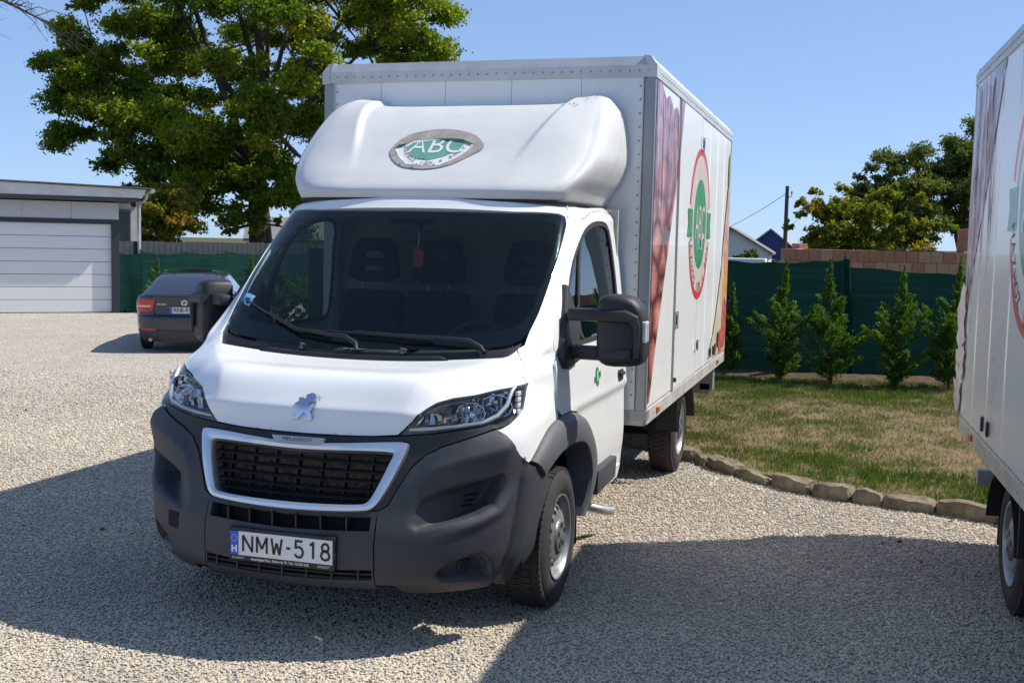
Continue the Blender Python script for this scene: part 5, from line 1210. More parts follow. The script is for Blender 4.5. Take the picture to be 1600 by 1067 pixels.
    ms = N('ShaderNodeVectorMath'); ms.operation = 'SCALE'; L(rs.outputs[0], ms.inputs[0]); L(mr.outputs[0], ms.inputs['Scale']); L(ms.outputs[0], ip.inputs['Scale'])
    L(ip.outputs[0], go.inputs[0])
    md = o.modifiers.new('gravel', 'NODES'); md.node_group = ng
    return o
gravel_stones()

# kerb of rough stones
M['kerb'] = mat('limestone', (.10, .082, .05), .95, col2=(.33, .27, .18), vscale=6, bump=1., bscale=35)
def kerb_stones():
    k = tag(empty('stone_kerb'), 'low curved edging of rough stones between gravel and lawn', 'kerb', kind='structure'); rg = random.Random(2)
    P = resample(KERB, .02, False); P = np.array(P); i = 0
    from mathutils import noise as mn
    while i < len(P)-8:
        n = int(rg.uniform(10, 30)); j = min(i+n, len(P)-1); a, b = P[i], P[j]; L = np.linalg.norm(b-a); ang = math.atan2(b[1]-a[1], b[0]-a[0])
        bm = bmesh.new(); bmesh.ops.create_cube(bm, size=1)
        w = rg.uniform(.11, .18); h = rg.uniform(.10, .155)
        bmesh.ops.subdivide_edges(bm, edges=bm.edges[:], cuts=5, use_grid_fill=True)
        off = Vector((rg.uniform(0, 50), rg.uniform(0, 50), 0))
        for v in bm.verts:
            c = v.co.copy(); c = c*(1-.16*max(0, c.length-.5)/.36)
            p = Vector((c.x*(L-.004), c.y*w, c.z*h)); q_ = mn.noise_vector(p*9+off)*.022+mn.noise_vector(p*28+off)*.009; v.co = p+q_
        me = bpy.data.meshes.new('kerb_stone'); bm.to_mesh(me); bm.free(); me.materials.append(M['kerb'])
        o = bpy.data.objects.new('kerb_stone', me); COL.objects.link(o); o.parent = k; o.location = ((a[0]+b[0])/2, (a[1]+b[1])/2, h/2-.022+rg.uniform(-.012, .012)); o.rotation_euler = (rg.uniform(-.1, .1), rg.uniform(-.06, .06), ang+rg.uniform(-.08, .08))
        i = j
kerb_stones()

# ------------------------------------------------------------------ leaves and plants
def leaf_mat(name, ca, cb, cc=None, trans=.35):
    m = bpy.data.materials.new(name); m.use_nodes = True; nt = m.node_tree; nt.nodes.clear(); N = nt.nodes.new; L = nt.links.new
    at = N('ShaderNodeAttribute'); at.attribute_name = 'tone'; rp = N('ShaderNodeValToRGB'); e = rp.color_ramp.elements
    e[0].color = (*ca, 1); e[1].color = (*(cc or cb), 1)
    if cc: x = e.new(.62); x.color = (*cb, 1)
    L(at.outputs['Fac'], rp.inputs[0])
    d = N('ShaderNodeBsdfDiffuse'); t = N('ShaderNodeBsdfTranslucent'); mx = N('ShaderNodeMixShader'); mx.inputs[0].default_value = trans
    hs = N('ShaderNodeHueSaturation'); hs.inputs['Value'].default_value = 1.35; hs.inputs['Saturation'].default_value = 1.1; L(rp.outputs[0], hs.inputs['Color'])
    L(rp.outputs[0], d.inputs[0]); L(hs.outputs[0], t.inputs[0]); L(d.outputs[0], mx.inputs[1]); L(t.outputs[0], mx.inputs[2])
    g = N('ShaderNodeBsdfGlossy'); g.inputs['Roughness'].default_value = .45; g.inputs[0].default_value = (.8, .85, .8, 1); m2 = N('ShaderNodeMixShader'); m2.inputs[0].default_value = .02; L(mx.outputs[0], m2.inputs[1]); L(g.outputs[0], m2.inputs[2])
    o = N('ShaderNodeOutputMaterial'); L(m2.outputs[0], o.inputs[0]); return m
def leaves_mesh(name, P, D, size, tone, m, parent, aspect=.6, fold=.25):
    """P centres, D leaf directions; each leaf is a folded kite of two triangles"""
    n = len(P); g = np.random.default_rng(1)
    D = D/(np.linalg.norm(D, axis=1)[:, None]+1e-9); A = np.cross(D, g.normal(size=(n, 3))); A /= np.linalg.norm(A, axis=1)[:, None]+1e-9; B = np.cross(D, A)
    s = size[:, None]
    V = np.stack([P-D*s*.5, P+A*s*aspect*.5+B*s*fold*.3, P+D*s*.5, P-A*s*aspect*.5+B*s*fold*.3], 1).reshape(-1, 3)
    F = (np.arange(n)[:, None, None]*4+np.array([[0, 1, 2], [0, 2, 3]])[None]).reshape(-1, 3)
    me = bpy.data.meshes.new(name); me.vertices.add(len(V)); me.vertices.foreach_set('co', V.astype(np.float32).ravel())
    me.loops.add(len(F)*3); me.loops.foreach_set('vertex_index', F.astype(np.int32).ravel()); me.polygons.add(len(F)); me.polygons.foreach_set('loop_start', (np.arange(len(F))*3).astype(np.int32))
    me.update(calc_edges=True); me.materials.append(m)
    a = me.attributes.new('tone', 'FLOAT', 'POINT'); a.data.foreach_set('value', np.repeat(tone, 4).astype(np.float32))
    o = bpy.data.objects.new(name, me); COL.objects.link(o); o.parent = parent; return o
M['bark'] = mat('bark', (.045, .036, .026), .95, col2=(.10, .082, .06), vscale=14, bump=.9, bscale=22)
M['leaf_maple'] = leaf_mat('maple_leaf', (.11, .175, .018), (.235, .30, .03), (.43, .41, .045), .52)
M['leaf_yellow'] = leaf_mat('yellowing_leaf', (.095, .125, .016), (.20, .22, .028), (.36, .26, .04), .5)
M['leaf_dark'] = leaf_mat('dark_leaf', (.06, .095, .022), (.12, .16, .034), (.20, .21, .045), .48)
M['leaf_cypress'] = leaf_mat('cypress_needle', (.030, .080, .012), (.095, .185, .026), (.24, .33, .055), .4)
M['grass'] = leaf_mat('grass_blade', (.055, .115, .017), (.16, .175, .045), (.34, .25, .14), .35)

def crown_tree(name, base, height, clusters, lm, label, group=None, trunk_r=.4, leaf=.16, per=220, seed=1, fork=.3, tone=(.45, .25), fine=True):
    """clusters: list of (x,y,z,r) relative to the base"""
    rg = np.random.default_rng(seed); t = empty(name, base, 0, label, 'tree', group)
    tr = MB(); cl = np.array(clusters, float)
    top = np.array([0, 0, height*.8]); axis = [np.array([rg.normal()*.04*height*k, rg.normal()*.03*height*k, height*.8*k]) for k in np.linspace(0, 1, 7)]; axis[0] = np.zeros(3)
    tr.tube(axis, [trunk_r*(1.25 if i == 0 else 1-.13*i) for i in range(7)], 12)
    limbs = []; order = np.argsort(np.linalg.norm(cl[:, :2], axis=1))
    nl = max(5, len(cl)//16); pick = cl[rg.choice(len(cl), nl, replace=False)]
    for c in pick:
        k = rg.uniform(fork, .75); i = k*6; a = axis[int(i)]*(1-(i % 1))+axis[min(6, int(i)+1)]*(i % 1); e = c[:3]; mid = a*.5+e*.5+np.array([0, 0, -.06*np.linalg.norm(e-a)])+rg.normal(size=3)*.04*height*.3
        r0 = trunk_r*(1-.75*k)*.62; pts = [a, a*.75+mid*.25, mid, mid*.4+e*.6, e]; tr.tube(pts, [r0, r0*.85, r0*.6, r0*.38, r0*.15], 8); limbs.append(pts)
    ctl = np.array([p for l in limbs for p in l[1:]])
    for c in cl:
        d = np.linalg.norm(ctl-c[:3], axis=1); a = ctl[d.argmin()]; e = c[:3]; L_ = np.linalg.norm(e-a)
        if L_ < .15: continue
        mid = (a+e)/2+rg.normal(size=3)*.08*L_; r0 = trunk_r*.09; tr.tube([a, mid, e], [r0, r0*.7, r0*.3], 5, cap=False)
    autosmooth(tr.build('trunk', M['bark'], t), 60)
    P = []; D = []; Tn = []
    for c in cl:
        n = int(per*(c[3]/np.mean(cl[:, 3]))**2); 
        # a few twigs per cluster, leaves gathered on them
        nt_ = max(4, n//18); tw = rg.normal(size=(nt_, 3)); tw /= np.linalg.norm(tw, axis=1)[:, None]; tw[:, 2] *= .55; ln = c[3]*rg.uniform(.45, 1.12, nt_)
        k = rg.integers(0, nt_, n); f = rg.beta(2.2, 1.1, n); p = c[:3]+tw[k]*(ln[k]*f)[:, None]+rg.normal(size=(n, 3))*c[3]*.085
        P.append(p); dd = tw[k]*.5+rg.normal(size=(n, 3))*.7; dd[:, 2] -= .35; D.append(dd); ct = np.clip(rg.normal(tone[0], tone[1]*.6), 0, 1)
        Tn.append(np.clip(ct+rg.normal(size=n)*tone[1]*.6, 0, 1))
    P = np.concatenate(P); D = np.concatenate(D); Tn = np.concatenate(Tn)
    leaves_mesh('crown', P, D, leaf*rg.uniform(.6, 1.25, len(P)), Tn, lm, t)
    return t
def ellipsoid_clusters(n, c, rad, r, seed, shell=.55, zmin=None, noise=.12):
    rg = np.random.default_rng(seed); out = []
    while len(out) < n:
        d = rg.normal(size=3); d /= np.linalg.norm(d); k = rg.uniform(shell**2, 1)**.5*(1+noise*math.sin(d[0]*5+seed)+noise*math.sin(d[1]*7+d[2]*6))
        p = np.array(c)+d*np.array(rad)*k
        if zmin is not None and p[2] < zmin: continue
        out.append((*p, r*rg.uniform(.7, 1.3)))
    return out

def cypress(base, h, w, seed, label, group, rz=0):
    rg = np.random.default_rng(seed); t = empty('cypress_sapling', base, rz, label, 'conifer', group)
    b = MB(); lean = rg.normal(size=2)*.03*h; b.tube([(0, 0, -.05), (lean[0]*.3, lean[1]*.3, h*.4), (lean[0], lean[1], h*.97)], [.022, .016, .004], 6)
    P = []; D = []; S_ = []; Tn = []; nb = int(72*h/1.5)
    for i in range(nb):
        k = (i+rg.uniform(0, 1))/nb; k = k**1.18; z = h*(.06+.88*k); L_ = w*(.52*(.62+.38*min(1, k/.32))*max(0, 1-max(0, k-.32)/.52)**1.05+.045)*rg.uniform(.3, 1.3); a = rg.uniform(0, 2*math.pi)
        d = np.array([math.cos(a), math.sin(a), .55+.5*k]); d /= np.linalg.norm(d); o = np.array([lean[0]*k, lean[1]*k, z-.10*h*.3])
        e = o+d*L_; e[2] += .12*L_; b.tube([o, e], [.006, .002], 4, cap=False)
        n = int(190*L_/.3)+20; f = rg.beta(2.0, 1.1, n); side = np.cross(d, [0, 0, 1]); side /= np.linalg.norm(side)
        sp = (1-f*.8)*L_*.30; p = o+d*(L_*f)[:, None]+side*(rg.normal(size=n)*sp*.55)[:, None]+rg.normal(size=(n, 3))*.014; p[:, 2] += .10*L_*f**2
        dd = d*1.0+side*(rg.normal(size=n)*.7)[:, None]+rg.normal(size=(n, 3))*.3; dd[:, 2] += .25
        P.append(p); D.append(dd); S_.append(rg.uniform(.028, .062, n)); Tn.append(np.clip(.22+.38*f+rg.normal(size=n)*.13, 0, 1))
    # feathery leader
    n = 190; f = rg.uniform(0, 1, n); p = np.c_[lean[0]+rg.normal(size=n)*.03*(1-f), lean[1]+rg.normal(size=n)*.03*(1-f), h*(.76+.24*f)]; P.append(p); D.append(np.c_[rg.normal(size=n)*.5, rg.normal(size=n)*.5, np.ones(n)]); S_.append(rg.uniform(.04, .075, n)); Tn.append(rg.uniform(.3, .8, n))
    b.build('trunk', M['bark'], t)
    leaves_mesh('foliage', np.concatenate(P), np.concatenate(D), np.concatenate(S_), np.concatenate(Tn), M['leaf_cypress'], t, aspect=.28)
    return t
# ------------------------------------------------------------------ fences
def net_mat():
    m = bpy.data.materials.new('shade_net'); m.use_nodes = True; nt = m.node_tree; nt.nodes.clear(); N = nt.nodes.new; L = nt.links.new
    tc = N('ShaderNodeTexCoord'); mp = N('ShaderNodeMapping'); mp.inputs['Scale'].default_value = (.25, .25, 14); L(tc.outputs['Object'], mp.inputs[0])
    n = N('ShaderNodeTexNoise'); n.inputs['Scale'].default_value = 1.5; n.inputs['Detail'].default_value = 5; L(mp.outputs[0], n.inputs['Vector'])
    rp = N('ShaderNodeValToRGB'); e = rp.color_ramp.elements; e[0].position = .3; e[0].color = (.010, .038, .032, 1); e[1].position = .72; e[1].color = (.016, .060, .048, 1); L(n.outputs[0], rp.inputs[0])
    d = N('ShaderNodeBsdfDiffuse'); t = N('ShaderNodeBsdfTranslucent'); x = N('ShaderNodeMixShader'); x.inputs[0].default_value = .25; tr = N('ShaderNodeBsdfTransparent'); y = N('ShaderNodeMixShader'); y.inputs[0].default_value = 0
    L(rp.outputs[0], d.inputs[0]); L(rp.outputs[0], t.inputs[0]); L(d.outputs[0], x.inputs[1]); L(t.outputs[0], x.inputs[2]); L(x.outputs[0], y.inputs[1]); L(tr.outputs[0], y.inputs[2])
    o = N('ShaderNodeOutputMaterial'); L(y.outputs[0], o.inputs[0]); return m
M['net'] = net_mat()
M['fence_metal'] = mat('fence_sheet', (.055, .058, .063), .5, metal=.3, var=.15)
M['post_dark'] = mat('fence_post', (.06, .055, .05), .6, metal=.3)
def net_fence(pts, tops, label, z0=.05, wav=.03, seed=1):
    """pts along the ground; tops = heights at the posts"""
    rg = np.random.default_rng(seed); f = empty('net_fence', (*pts[0], 0), 0, label, 'fence'); p0 = np.array(pts[0])
    for i in range(len(pts)-1):
        a, b = np.array(pts[i])-p0, np.array(pts[i+1])-p0; nx = 40; nz = 14; vs = []; nr = np.array([b[1]-a[1], a[0]-b[0]]); nr /= np.linalg.norm(nr); ph = rg.uniform(0, 6, 6)
        for j in range(nx+1):
            k = j/nx; p = a+(b-a)*k; zt = tops[i][0]+(tops[i][1]-tops[i][0])*k-.05*math.sin(math.pi*k)+.010*math.sin(k*23+ph[0])
            for l in range(nz+1):
                h = l/nz; q = p+nr*(wav*(math.sin(k*9+h*3+ph[1])*.5+math.sin(k*4-h*5+ph[2])+.5*math.sin(h*17+k*3+ph[3])*.35)*math.sin(math.pi*min(1, max(0, k)))); vs.append((q[0], q[1], z0+(zt-z0)*h))
        fs = [(j*(nz+1)+l, (j+1)*(nz+1)+l, (j+1)*(nz+1)+l+1, j*(nz+1)+l+1) for j in range(nx) for l in range(nz)]
        mesh_obj('net', vs, fs, M['net'], f)
    for i, p in enumerate(pts):
        q = np.array(p)-p0; h = max(tops[min(i, len(tops)-1)][0], tops[max(0, i-1)][1])+.05
        d = np.array(pts[min(i+1, len(pts)-1)])-np.array(pts[max(i-1, 0)]); nr = np.array([-d[1], d[0]]); nr /= np.linalg.norm(nr); q = q+nr*.05
        b = MB(); b.tube([(q[0], q[1], -.1), (q[0], q[1], h)], .026, 8); b.build('post', M['post_dark'], f)
    return f
NF_R = [(-5.6, 10.15), (-2.6, 10.55), (.25, 10.95), (2.28, 11.22), (5.3, 11.75), (9, 12.3), (13, 12.9)]
net_fence(NF_R, [(1.72, 1.72), (1.72, 1.72), (1.70, 1.73), (1.64, 1.57), (1.57, 1.6), (1.6, 1.6)], 'dark green shade net fence behind the lawn and its row of cypress saplings', .08, seed=3)
b = MB(); b.tube([(2.42, 11.12, .1), (2.36, 11.14, .9), (2.30, 11.16, 1.74)], [.02, .05, .035], 8); tag(b.build('net_bundle', M['net']), 'gathered fold of dark green net hanging at the post behind the lawn', 'net')
NF_L = [(-14.75, 17.55), (-14.3, 18.3), (-14.0, 19.6), (-13.75, 21.3), (-13.45, 23.2), (-13.1, 25.2), (-12.5, 28.5), (-11.8, 32), (-11, 36)]
net_fence(NF_L, [(1.46, 1.42)]*8, 'green shade net fence beyond the grey car, running back from the garage', .0, seed=5)
cf = empty('corrugated_fence', (-14.8, 18.0, 0), 0, 'dark grey corrugated metal fence showing above the green net beside the garage', 'fence')
for i in range(24):
    q = np.array([-14.8, 18.0])+np.array([.165, .98])*i*.8-np.array([-14.8, 18.0]); d = np.array([.166, .986]); n_ = np.array([d[1], -d[0]])
    vs = []; 
    for j in range(17):
        p = q+d*(.79*j/16); o_ = .018 if (j % 4) in (1, 2) else 0; p = p+n_*o_; vs += [(p[0], p[1], -.05), (p[0], p[1], 1.70+.01*math.sin(i*2.3))]
    mesh_obj('panel', vs, [(2*j, 2*j+2, 2*j+3, 2*j+1) for j in range(16)], M['fence_metal'], cf, False)

# hollow-brick wall behind the net fence
M['brick'] = mat('hollow_clay_brick', (.38, .145, .075), .9, col2=(.50, .22, .12), vscale=4, bump=.5, bscale=60)
M['brick_pale'] = mat('pale_clay_brick', (.46, .22, .13), .9, col2=(.55, .30, .19), vscale=4, bump=.5, bscale=60)
M['mortar'] = mat('mortar', (.34, .31, .28), .95, var=.15)
def brick_wall():
    a = np.array([1.0, 18.2]); b = np.array([4.9, 19.38]); d = b-a; L_ = np.linalg.norm(d); ang = math.atan2(d[1], d[0])
    w = empty('brick_wall', (a[0], a[1], 0), ang, 'unfinished wall of reddish hollow clay bricks beyond the green net fence', 'wall'); rg = random.Random(4)
    k = MB(); k.box((0, .015, -.1), (L_+6, .27, 1.40)); k.box((0, .02, 1.40), (L_+6, .265, 1.86)); k.build('mortar_core', M['mortar'], w)
    k = MB(); k.box((0, 0, 0), (.242, .30, .232), bev=.006); m1 = k.build('brick', M['brick'], w); m2 = m1.data.copy(); m2.materials[0] = M['brick_pale']; first = True
    for r, z in ((0, 1.395), (1, 1.635)):
        for i in range(40):
            if r == 0 and i > 30: continue
            x = i*.25+(.125 if r == 0 else 0)
            if first: o = m1; first = False
            else: o = bpy.data.objects.new('brick', m2 if rg.random() < (.75 if r == 0 else .2) else m1.data); COL.objects.link(o); o.parent = w
            o.location = (x, -.005+rg.uniform(-.004, .004), z+rg.uniform(-.003, .003)); o.rotation_euler = (0, 0, rg.uniform(-.006, .006))
    for z in (1.875, 2.11):
        o = bpy.data.objects.new('brick', m1.data); COL.objects.link(o); o.parent = w; o.location = (3.62, 0, z)
    for x in (.30,):
        o = bpy.data.objects.new('brick', m2); COL.objects.link(o); o.parent = w; o.location = (x, .02, 1.872); o.rotation_euler = (0, 0, .4); o.scale = (.9, .8, .45)
    k = MB(); k.box((1.9, .0, 1.868), (3.55, .3, 1.885)); k.build('cover_board', M['post_dark'], w)
brick_wall()

# ------------------------------------------------------------------ garage
M['render'] = mat('old_render', (.55, .55, .54), .9, col2=(.70, .70, .68), vscale=3, bump=.3)
M['door_white'] = mat('sectional_door_white', (.74, .74, .73), .45, var=.015)
M['anthracite'] = mat('anthracite_trim', (.030, .034, .042), .45, var=.08)
M['sandwich'] = mat('insulated_panel', (.50, .51, .50), .5, var=.03)
M['pane'] = mat('dark_pane', (.03, .04, .045), .06, coat=.5)
M['roofing'] = mat('roofing_felt', (.13, .115, .10), .9, var=.25)
M['zinc'] = mat('zinc_gutter', (.50, .53, .57), .4, metal=.5, var=.08)
def garage():
    g = empty('garage', (-14.31, 17.42, 0), R(41), 'white garage with sectional door in dark frame and flat overhanging roof', 'garage')
    # local x along the front (0 = right corner), y into the building, -y towards the yard
    def bx(nm, a, b, m, bv=0, par=g): k = MB(); k.box(a, b, bev=bv); return k.build(nm, m, par)
    d = empty('garage_door', (0, 0, 0)); d.parent = g
    for i in range(7):
        z0 = .02+i*.298; bx('door_section', (-5.2, .10, z0), (-.17, .15, z0+.286), M['door_white'], .006, d)
    bx('door_back', (-5.2, .145, 0), (-.17, .16, 2.12), M['sandwich'], 0, d)
    bx('frame', (-.17, .0, 0), (0, .16, 2.20), M['anthracite'], .004); bx('frame', (-5.5, .0, 2.11), (-.172, .16, 2.20), M['anthracite'], .004)
    for i in range(5): bx('fascia_panel', (-1.05*(i+1)+.003, .02, 2.205), (-1.05*i-.003, .14, 2.60), M['sandwich'])
    bx('wall', (-5.5, .17, 0), (-.0, .5, 2.60), M['sandwich'])
    bx('wall', (-5.5, .5, 0), (.0, 6.5, 2.62), M['render'])
    k = MB(); k.box((-6, -.27, 2.63), (.42, 7, 2.72)); k.build('soffit', M['anthracite'], g)
    k = MB(); v = [(-6, -.26, 2.722), (.50, -.26, 2.722), (.50, 7.2, 2.722), (-6, 7.2, 2.722), (-6, -.27, 3.07), (.60, -.27, 2.92), (.60, 7.2, 2.92), (-6, 7.2, 3.07)]
    k.add(v, [(0, 3, 2, 1), (4, 5, 6, 7), (0, 1, 5, 4), (1, 2, 6, 5), (2, 3, 7, 6), (3, 0, 4, 7)]); k.build('roof_edge', M['render'], g)
    k = MB(); v = [(-6, -.32, 3.075), (.74, -.32, 2.935), (.74, 7.2, 2.935), (-6, 7.2, 3.075)]; k.add(v+[(a, b_, c+.035) for a, b_, c in v], [(3, 2, 1, 0), (4, 5, 6, 7), (0, 1, 5, 4), (1, 2, 6, 5), (2, 3, 7, 6), (3, 0, 4, 7)]); k.build('roof', M['roofing'], g)
    bx('annexe_wall', (.0, 1.2, 0), (.62, 6, 2.70), M['render'])
    w = bx('window', (.06, 1.16, 1.42), (.34, 1.199, 2.42), M['pane']); 
    for a, b_ in (((.03, 1.15, 1.38), (.37, 1.195, 1.42)), ((.03, 1.15, 2.42), (.37, 1.195, 2.46)), ((.34, 1.15, 1.42), (.37, 1.195, 2.42))): bx('window_frame', a, b_, M['teal_trim'], 0, w)
    k = MB(); k.tube([(.74, -.28, 2.90), (.74, 6, 2.90)], .055, 10); k.build('gutter', M['zinc'], g)
    k = MB(); k.tube([(.74, 1.0, 2.87), (.72, 1.05, 2.74), (.56, 1.10, 2.58), (.56, 1.12, .0)], .04, 10); k.build('downpipe', M['zinc'], g)
    l = bx('wall_lamp', (.27, -.1, 2.52), (.36, .02, 2.62), M['black'], .02); k = MB(); k.lathe([(0, .05), (.05, .065), (.05, .0001)], 12, 'y', (.315, -.16, 2.57)); k.build('lamp_head', M['black'], l)
M['teal_trim'] = mat('teal_window_frame', (.06, .16, .17), .5)
garage()

# ------------------------------------------------------------------ parked car, seen from behind
def parked_car():
    C_ = empty('parked_car', (-7.76, 10.1, 0), R(26.0), 'dark grey hatchback parked with its rear to the yard beside the garage', 'car'); C_.scale = (.865,)*3
    M['car'] = mat('metallic_grey_paint', (.026, .034, .048), .25, metal=.4, coat=.9); M['car_glass'] = mat('tinted_glass', (.018, .022, .035), .06, coat=1.0)
    def cp(z, yr, W, yk, n, yf, zf=None):
        s = np.sin(TL); c = np.maximum(np.cos(TL), 0); r = [(W*a**(2/n), yk-(yk-yr)*b**(2/n), z) for a, b in zip(s, c)]
        L_ = yf-.5; r += [(W*1.01, yk+(L_-yk)*k, z) for k in (.33, .66, 1)]
        r += [(W*a**(2/n), L_+.5*b**(2/n), z) for a, b in zip(s[::-1][1:], c[::-1][1:])]; return r
    NT = np.array([cp(.20, .10, .78, .7, 3, 4.5), cp(.34, .03, .87, .6, 3, 4.6), cp(.52, 0, .90, .55, 3, 4.65), cp(.66, .0, .905, .55, 3, 4.66), cp(.70, .035, .90, .55, 3, 4.65), cp(.84, .045, .90, .5, 3, 4.6), cp(.98, .035, .885, .45, 3, 4.4), cp(1.04, .02, .85, .4, 2.8, 3.9), cp(1.07, .12, .80, .5, 4, 3.7), cp(1.2, .42, .72, .8, 4.5, 3.25), cp(1.33, .74, .645, 1.05, 4.5, 2.95), cp(1.41, .98, .585, 1.3, 4, 2.75), cp(1.455, 1.22, .50, 1.5, 3.5, 2.55), cp(1.475, 1.7, .3, 1.85, 3, 2.4)])
    um, vm = NT.shape[1]-1, NT.shape[0]-1
    pn = lambda nm, poly, m, off, par=C_, mode='center', st=(.25, .25), depth=.01: panel(nm, poly, m=m, off=off, step=st, depth=depth, parent=par, mode=mode, NT=NT)
    body = pn('body', [(0, 0), (um, 0), (um, vm), (0, vm)], M['car'], 0, depth=0)[0]
    X = lambda pts: inv(pts, [0, 2], NT, (0, 5.5), (0, 13))
    pn('rear_window', [(0, 8.05), (4.6, 8.05), (4.7, 9), (4.5, 10.9), (3.9, 11.2), (0, 11.25)], M['car_glass'], .004)
    pn('side_window', [(7.0, 7.9), (9.6, 7.8), (9.5, 10.8), (7.2, 10.9), (6.4, 9.5)], M['car_glass'], .004, mode='both')
    pn('rear_bumper', [(0, 0.05), (5.2, .05), (5.0, 1.55), (0, 1.45)], M['plastic'], .012)
    tl = X([(.52, .985), (.80, .99), (.875, .97), (.885, .80), (.86, .735), (.60, .76), (.56, .80), (.545, .90)])
    for L_ in panel('tail_lamp', tl, m=M['red'], off=.012, step=(.15, .15), depth=.03, parent=C_, mode='both', NT=NT): pass
    for o in panel('tail_lamp_lens', X([(.60, .875), (.86, .87), (.87, .84), (.60, .845)]), m=M['clear'], off=.016, step=(.15, .15), depth=.01, parent=None, mode='both', NT=NT): o.parent = C_
    pn('reflector', X([(.50, .455), (.80, .46), (.80, .425), (.50, .42)]), M['red'], .016, mode='both')
    pn('boot_seam', X([(.0, .695), (.50, .70), (.535, .73), (.545, .90), (.555, .90), (.545, .72), (.51, .688), (0, .683)]), M['void'], .002, depth=0, st=(.1, .1))
    pn('spoiler_lip', X([(0, 1.055), (.60, 1.05), (.80, 1.03), (.80, 1.015), (.6, 1.03), (0, 1.035)]), M['car'], .02, st=(.2, .1), depth=.03)
    b = MB(); b.box((-.26, .0, .735), (.26, .025, .85), bev=.004); p = b.build('number_plate', M['plate'], C_)
    b = MB(); b.box((-.258, -.002, .738), (-.215, .02, .847)); b.build('plate_band', M['blue'], p)
    text_obj('plate_lettering', 'RNE-9', .105, lambda a, c: (a-.195, -.003, c+.794), M['ink'], p, sx=.95, align='LEFT', bold=.002)
    b = MB(); b.lathe([(0, .055), (-.006, .055), (-.010, .048), (-.010, .0001)], 28, 'y', (0, .028, .93)); bo = b.build('badge', M['chrome'], C_)
    b = MB(); b.lathe([(0, .044), (-.002, .044), (-.002, .0001)], 24, 'y', (0, .017, .93)); b.build('badge_face', M['badge_grey'], bo)
    b = MB(); b.tube([(-.02, .013, .905), (.0, .012, .93), (.015, .013, .955)], .006, 6); b.tube([(-.02, .013, .945), (.012, .012, .925)], .005, 6); b.build('badge_arrow', M['void'], bo)
    text_obj('car_lettering', 'SKODA', .042, lambda a, c: (-.40+a, .0235+.0, .90+c), M['chrome'], C_, sx=1.2)
    b = MB(); b.tube([(.12, .28, 1.14), (.0, .2, 1.10), (-.02, .18, 1.09)], .012, 6); b.build('rear_wiper', M['black'], C_)
    for s in (1, -1):
        for y in (.98, 3.66):
            w = make_wheel(C_, (s*.90, y, .315), s); w.scale = (.86,)*3
        b = MB(); b.box((s*.80-.1, .62, .05), (s*.80+.1, 1.34, .62)) 
    b = MB(); b.tube([(-.62, .12, .24), (-.62, .35, .26)], .035, 10); b.build('exhaust_tip', M['galv'], C_)
parked_car()

# ------------------------------------------------------------------ far buildings, pole
M['roof_blue'] = mat('blue_roof_sheet', (.012, .035, .17), .5, var=.1)
M['roof_pale'] = mat('pale_roof_sheet', (.30, .33, .38), .5)
M['wall_white'] = mat('white_wall', (.66, .66, .66), .85, var=.05)
M['roof_grey'] = mat('grey_roof', (.15, .145, .14), .85, col2=(.24, .225, .215), vscale=6)
M['wall_yellow'] = mat('ochre_wall', (.42, .33, .17), .85, var=.1)
def house(name, loc, rz, w, d, h, rise, mr, mw, label, cat='house', over=.3, win=()):
    t = empty(name, loc, rz, label, cat)
    k = MB(); k.box((-w/2, -d/2, -.3), (w/2, d/2, h)); k.prism([(-d/2, h), (d/2, h), (0, h+rise)], -w/2+.01, w/2-.01, lambda a, c, x: (x, a, c)); k.build('wall', mw, t)
    for s in (1, -1):
        k = MB(); y0 = s*(d/2+over); z0 = h-over*rise/(d/2); v = [(-w/2-over, y0, z0), (w/2+over, y0, z0), (w/2+over, 0, h+rise), (-w/2-over, 0, h+rise)]
        k.add(v+[(a, b, c+.14) for a, b, c in v], [(3, 2, 1, 0), (4, 5, 6, 7), (0, 1, 5, 4), (1, 2, 6, 5), (2, 3, 7, 6), (3, 0, 4, 7)]); k.build('roof', mr, t)
    for x, z, ww, hh in win:
        k = MB(); k.box((x-ww/2, -d/2-.03, z), (x+ww/2, -d/2+.05, z+hh)); o = k.build('window', M['pane'], t); k = MB(); k.box((x-ww/2-.06, -d/2-.06, z-.08), (x+ww/2+.06, -d/2, z)); k.build('sill', M['wall_white'], o)
    return t
house('warehouse', (-5.0, 108, 0), R(90), 22, 4.4, 1.7, 1.75, M['roof_pale'], M['roof_blue'], 'shed with dark blue gable end beyond the brick wall and utility pole', 'shed')
house('house', (-6.6, 82, 0), R(93), 12, 5.4, 1.55, 1.6, M['roof_grey'], M['wall_white'], 'white gabled house end peeping out behind the truck box', 'house')
house('house', (-27.0, 51.5, 0), R(28), 6, 6, 1.75, 1.1, M['roof_grey'], M['wall_yellow'], 'grey-roofed ochre house half hidden behind the maple trunk', 'house', win=((1.2, .5, 1.2, 1.0), (-2, .5, 1.2, 1.0)))
M['pole'] = mat('weathered_pole', (.055, .045, .036), .9, col2=(.11, .09, .07), vscale=10)
t = empty('utility_pole', (-1.30, 56.4, 0), 0, 'weathered wooden utility pole standing beyond the brick wall', 'pole')
k = MB(); k.tube([(0, 0, -.3), (0, 0, 5.15)], [.13, .095], 10); k.build('shaft', M['pole'], t)
k = MB(); k.tube([(.10, 0, 4.55), (.24, 0, 4.62), (.24, 0, 4.75)], .02, 6); k.lathe([(0, .03), (.10, .045), (.14, .02), (.14, .0001)], 8, 'z', (.24, 0, 4.74)); k.build('insulator', M['black'], t)
P = [np.array([-1.30, 56.4, 4.8])*(1-k)+np.array([-9.5, 62, 1.6])*k-np.array([0, 0, 1.2*k*(1-k)*2]) for k in np.linspace(0, 1, 16)]
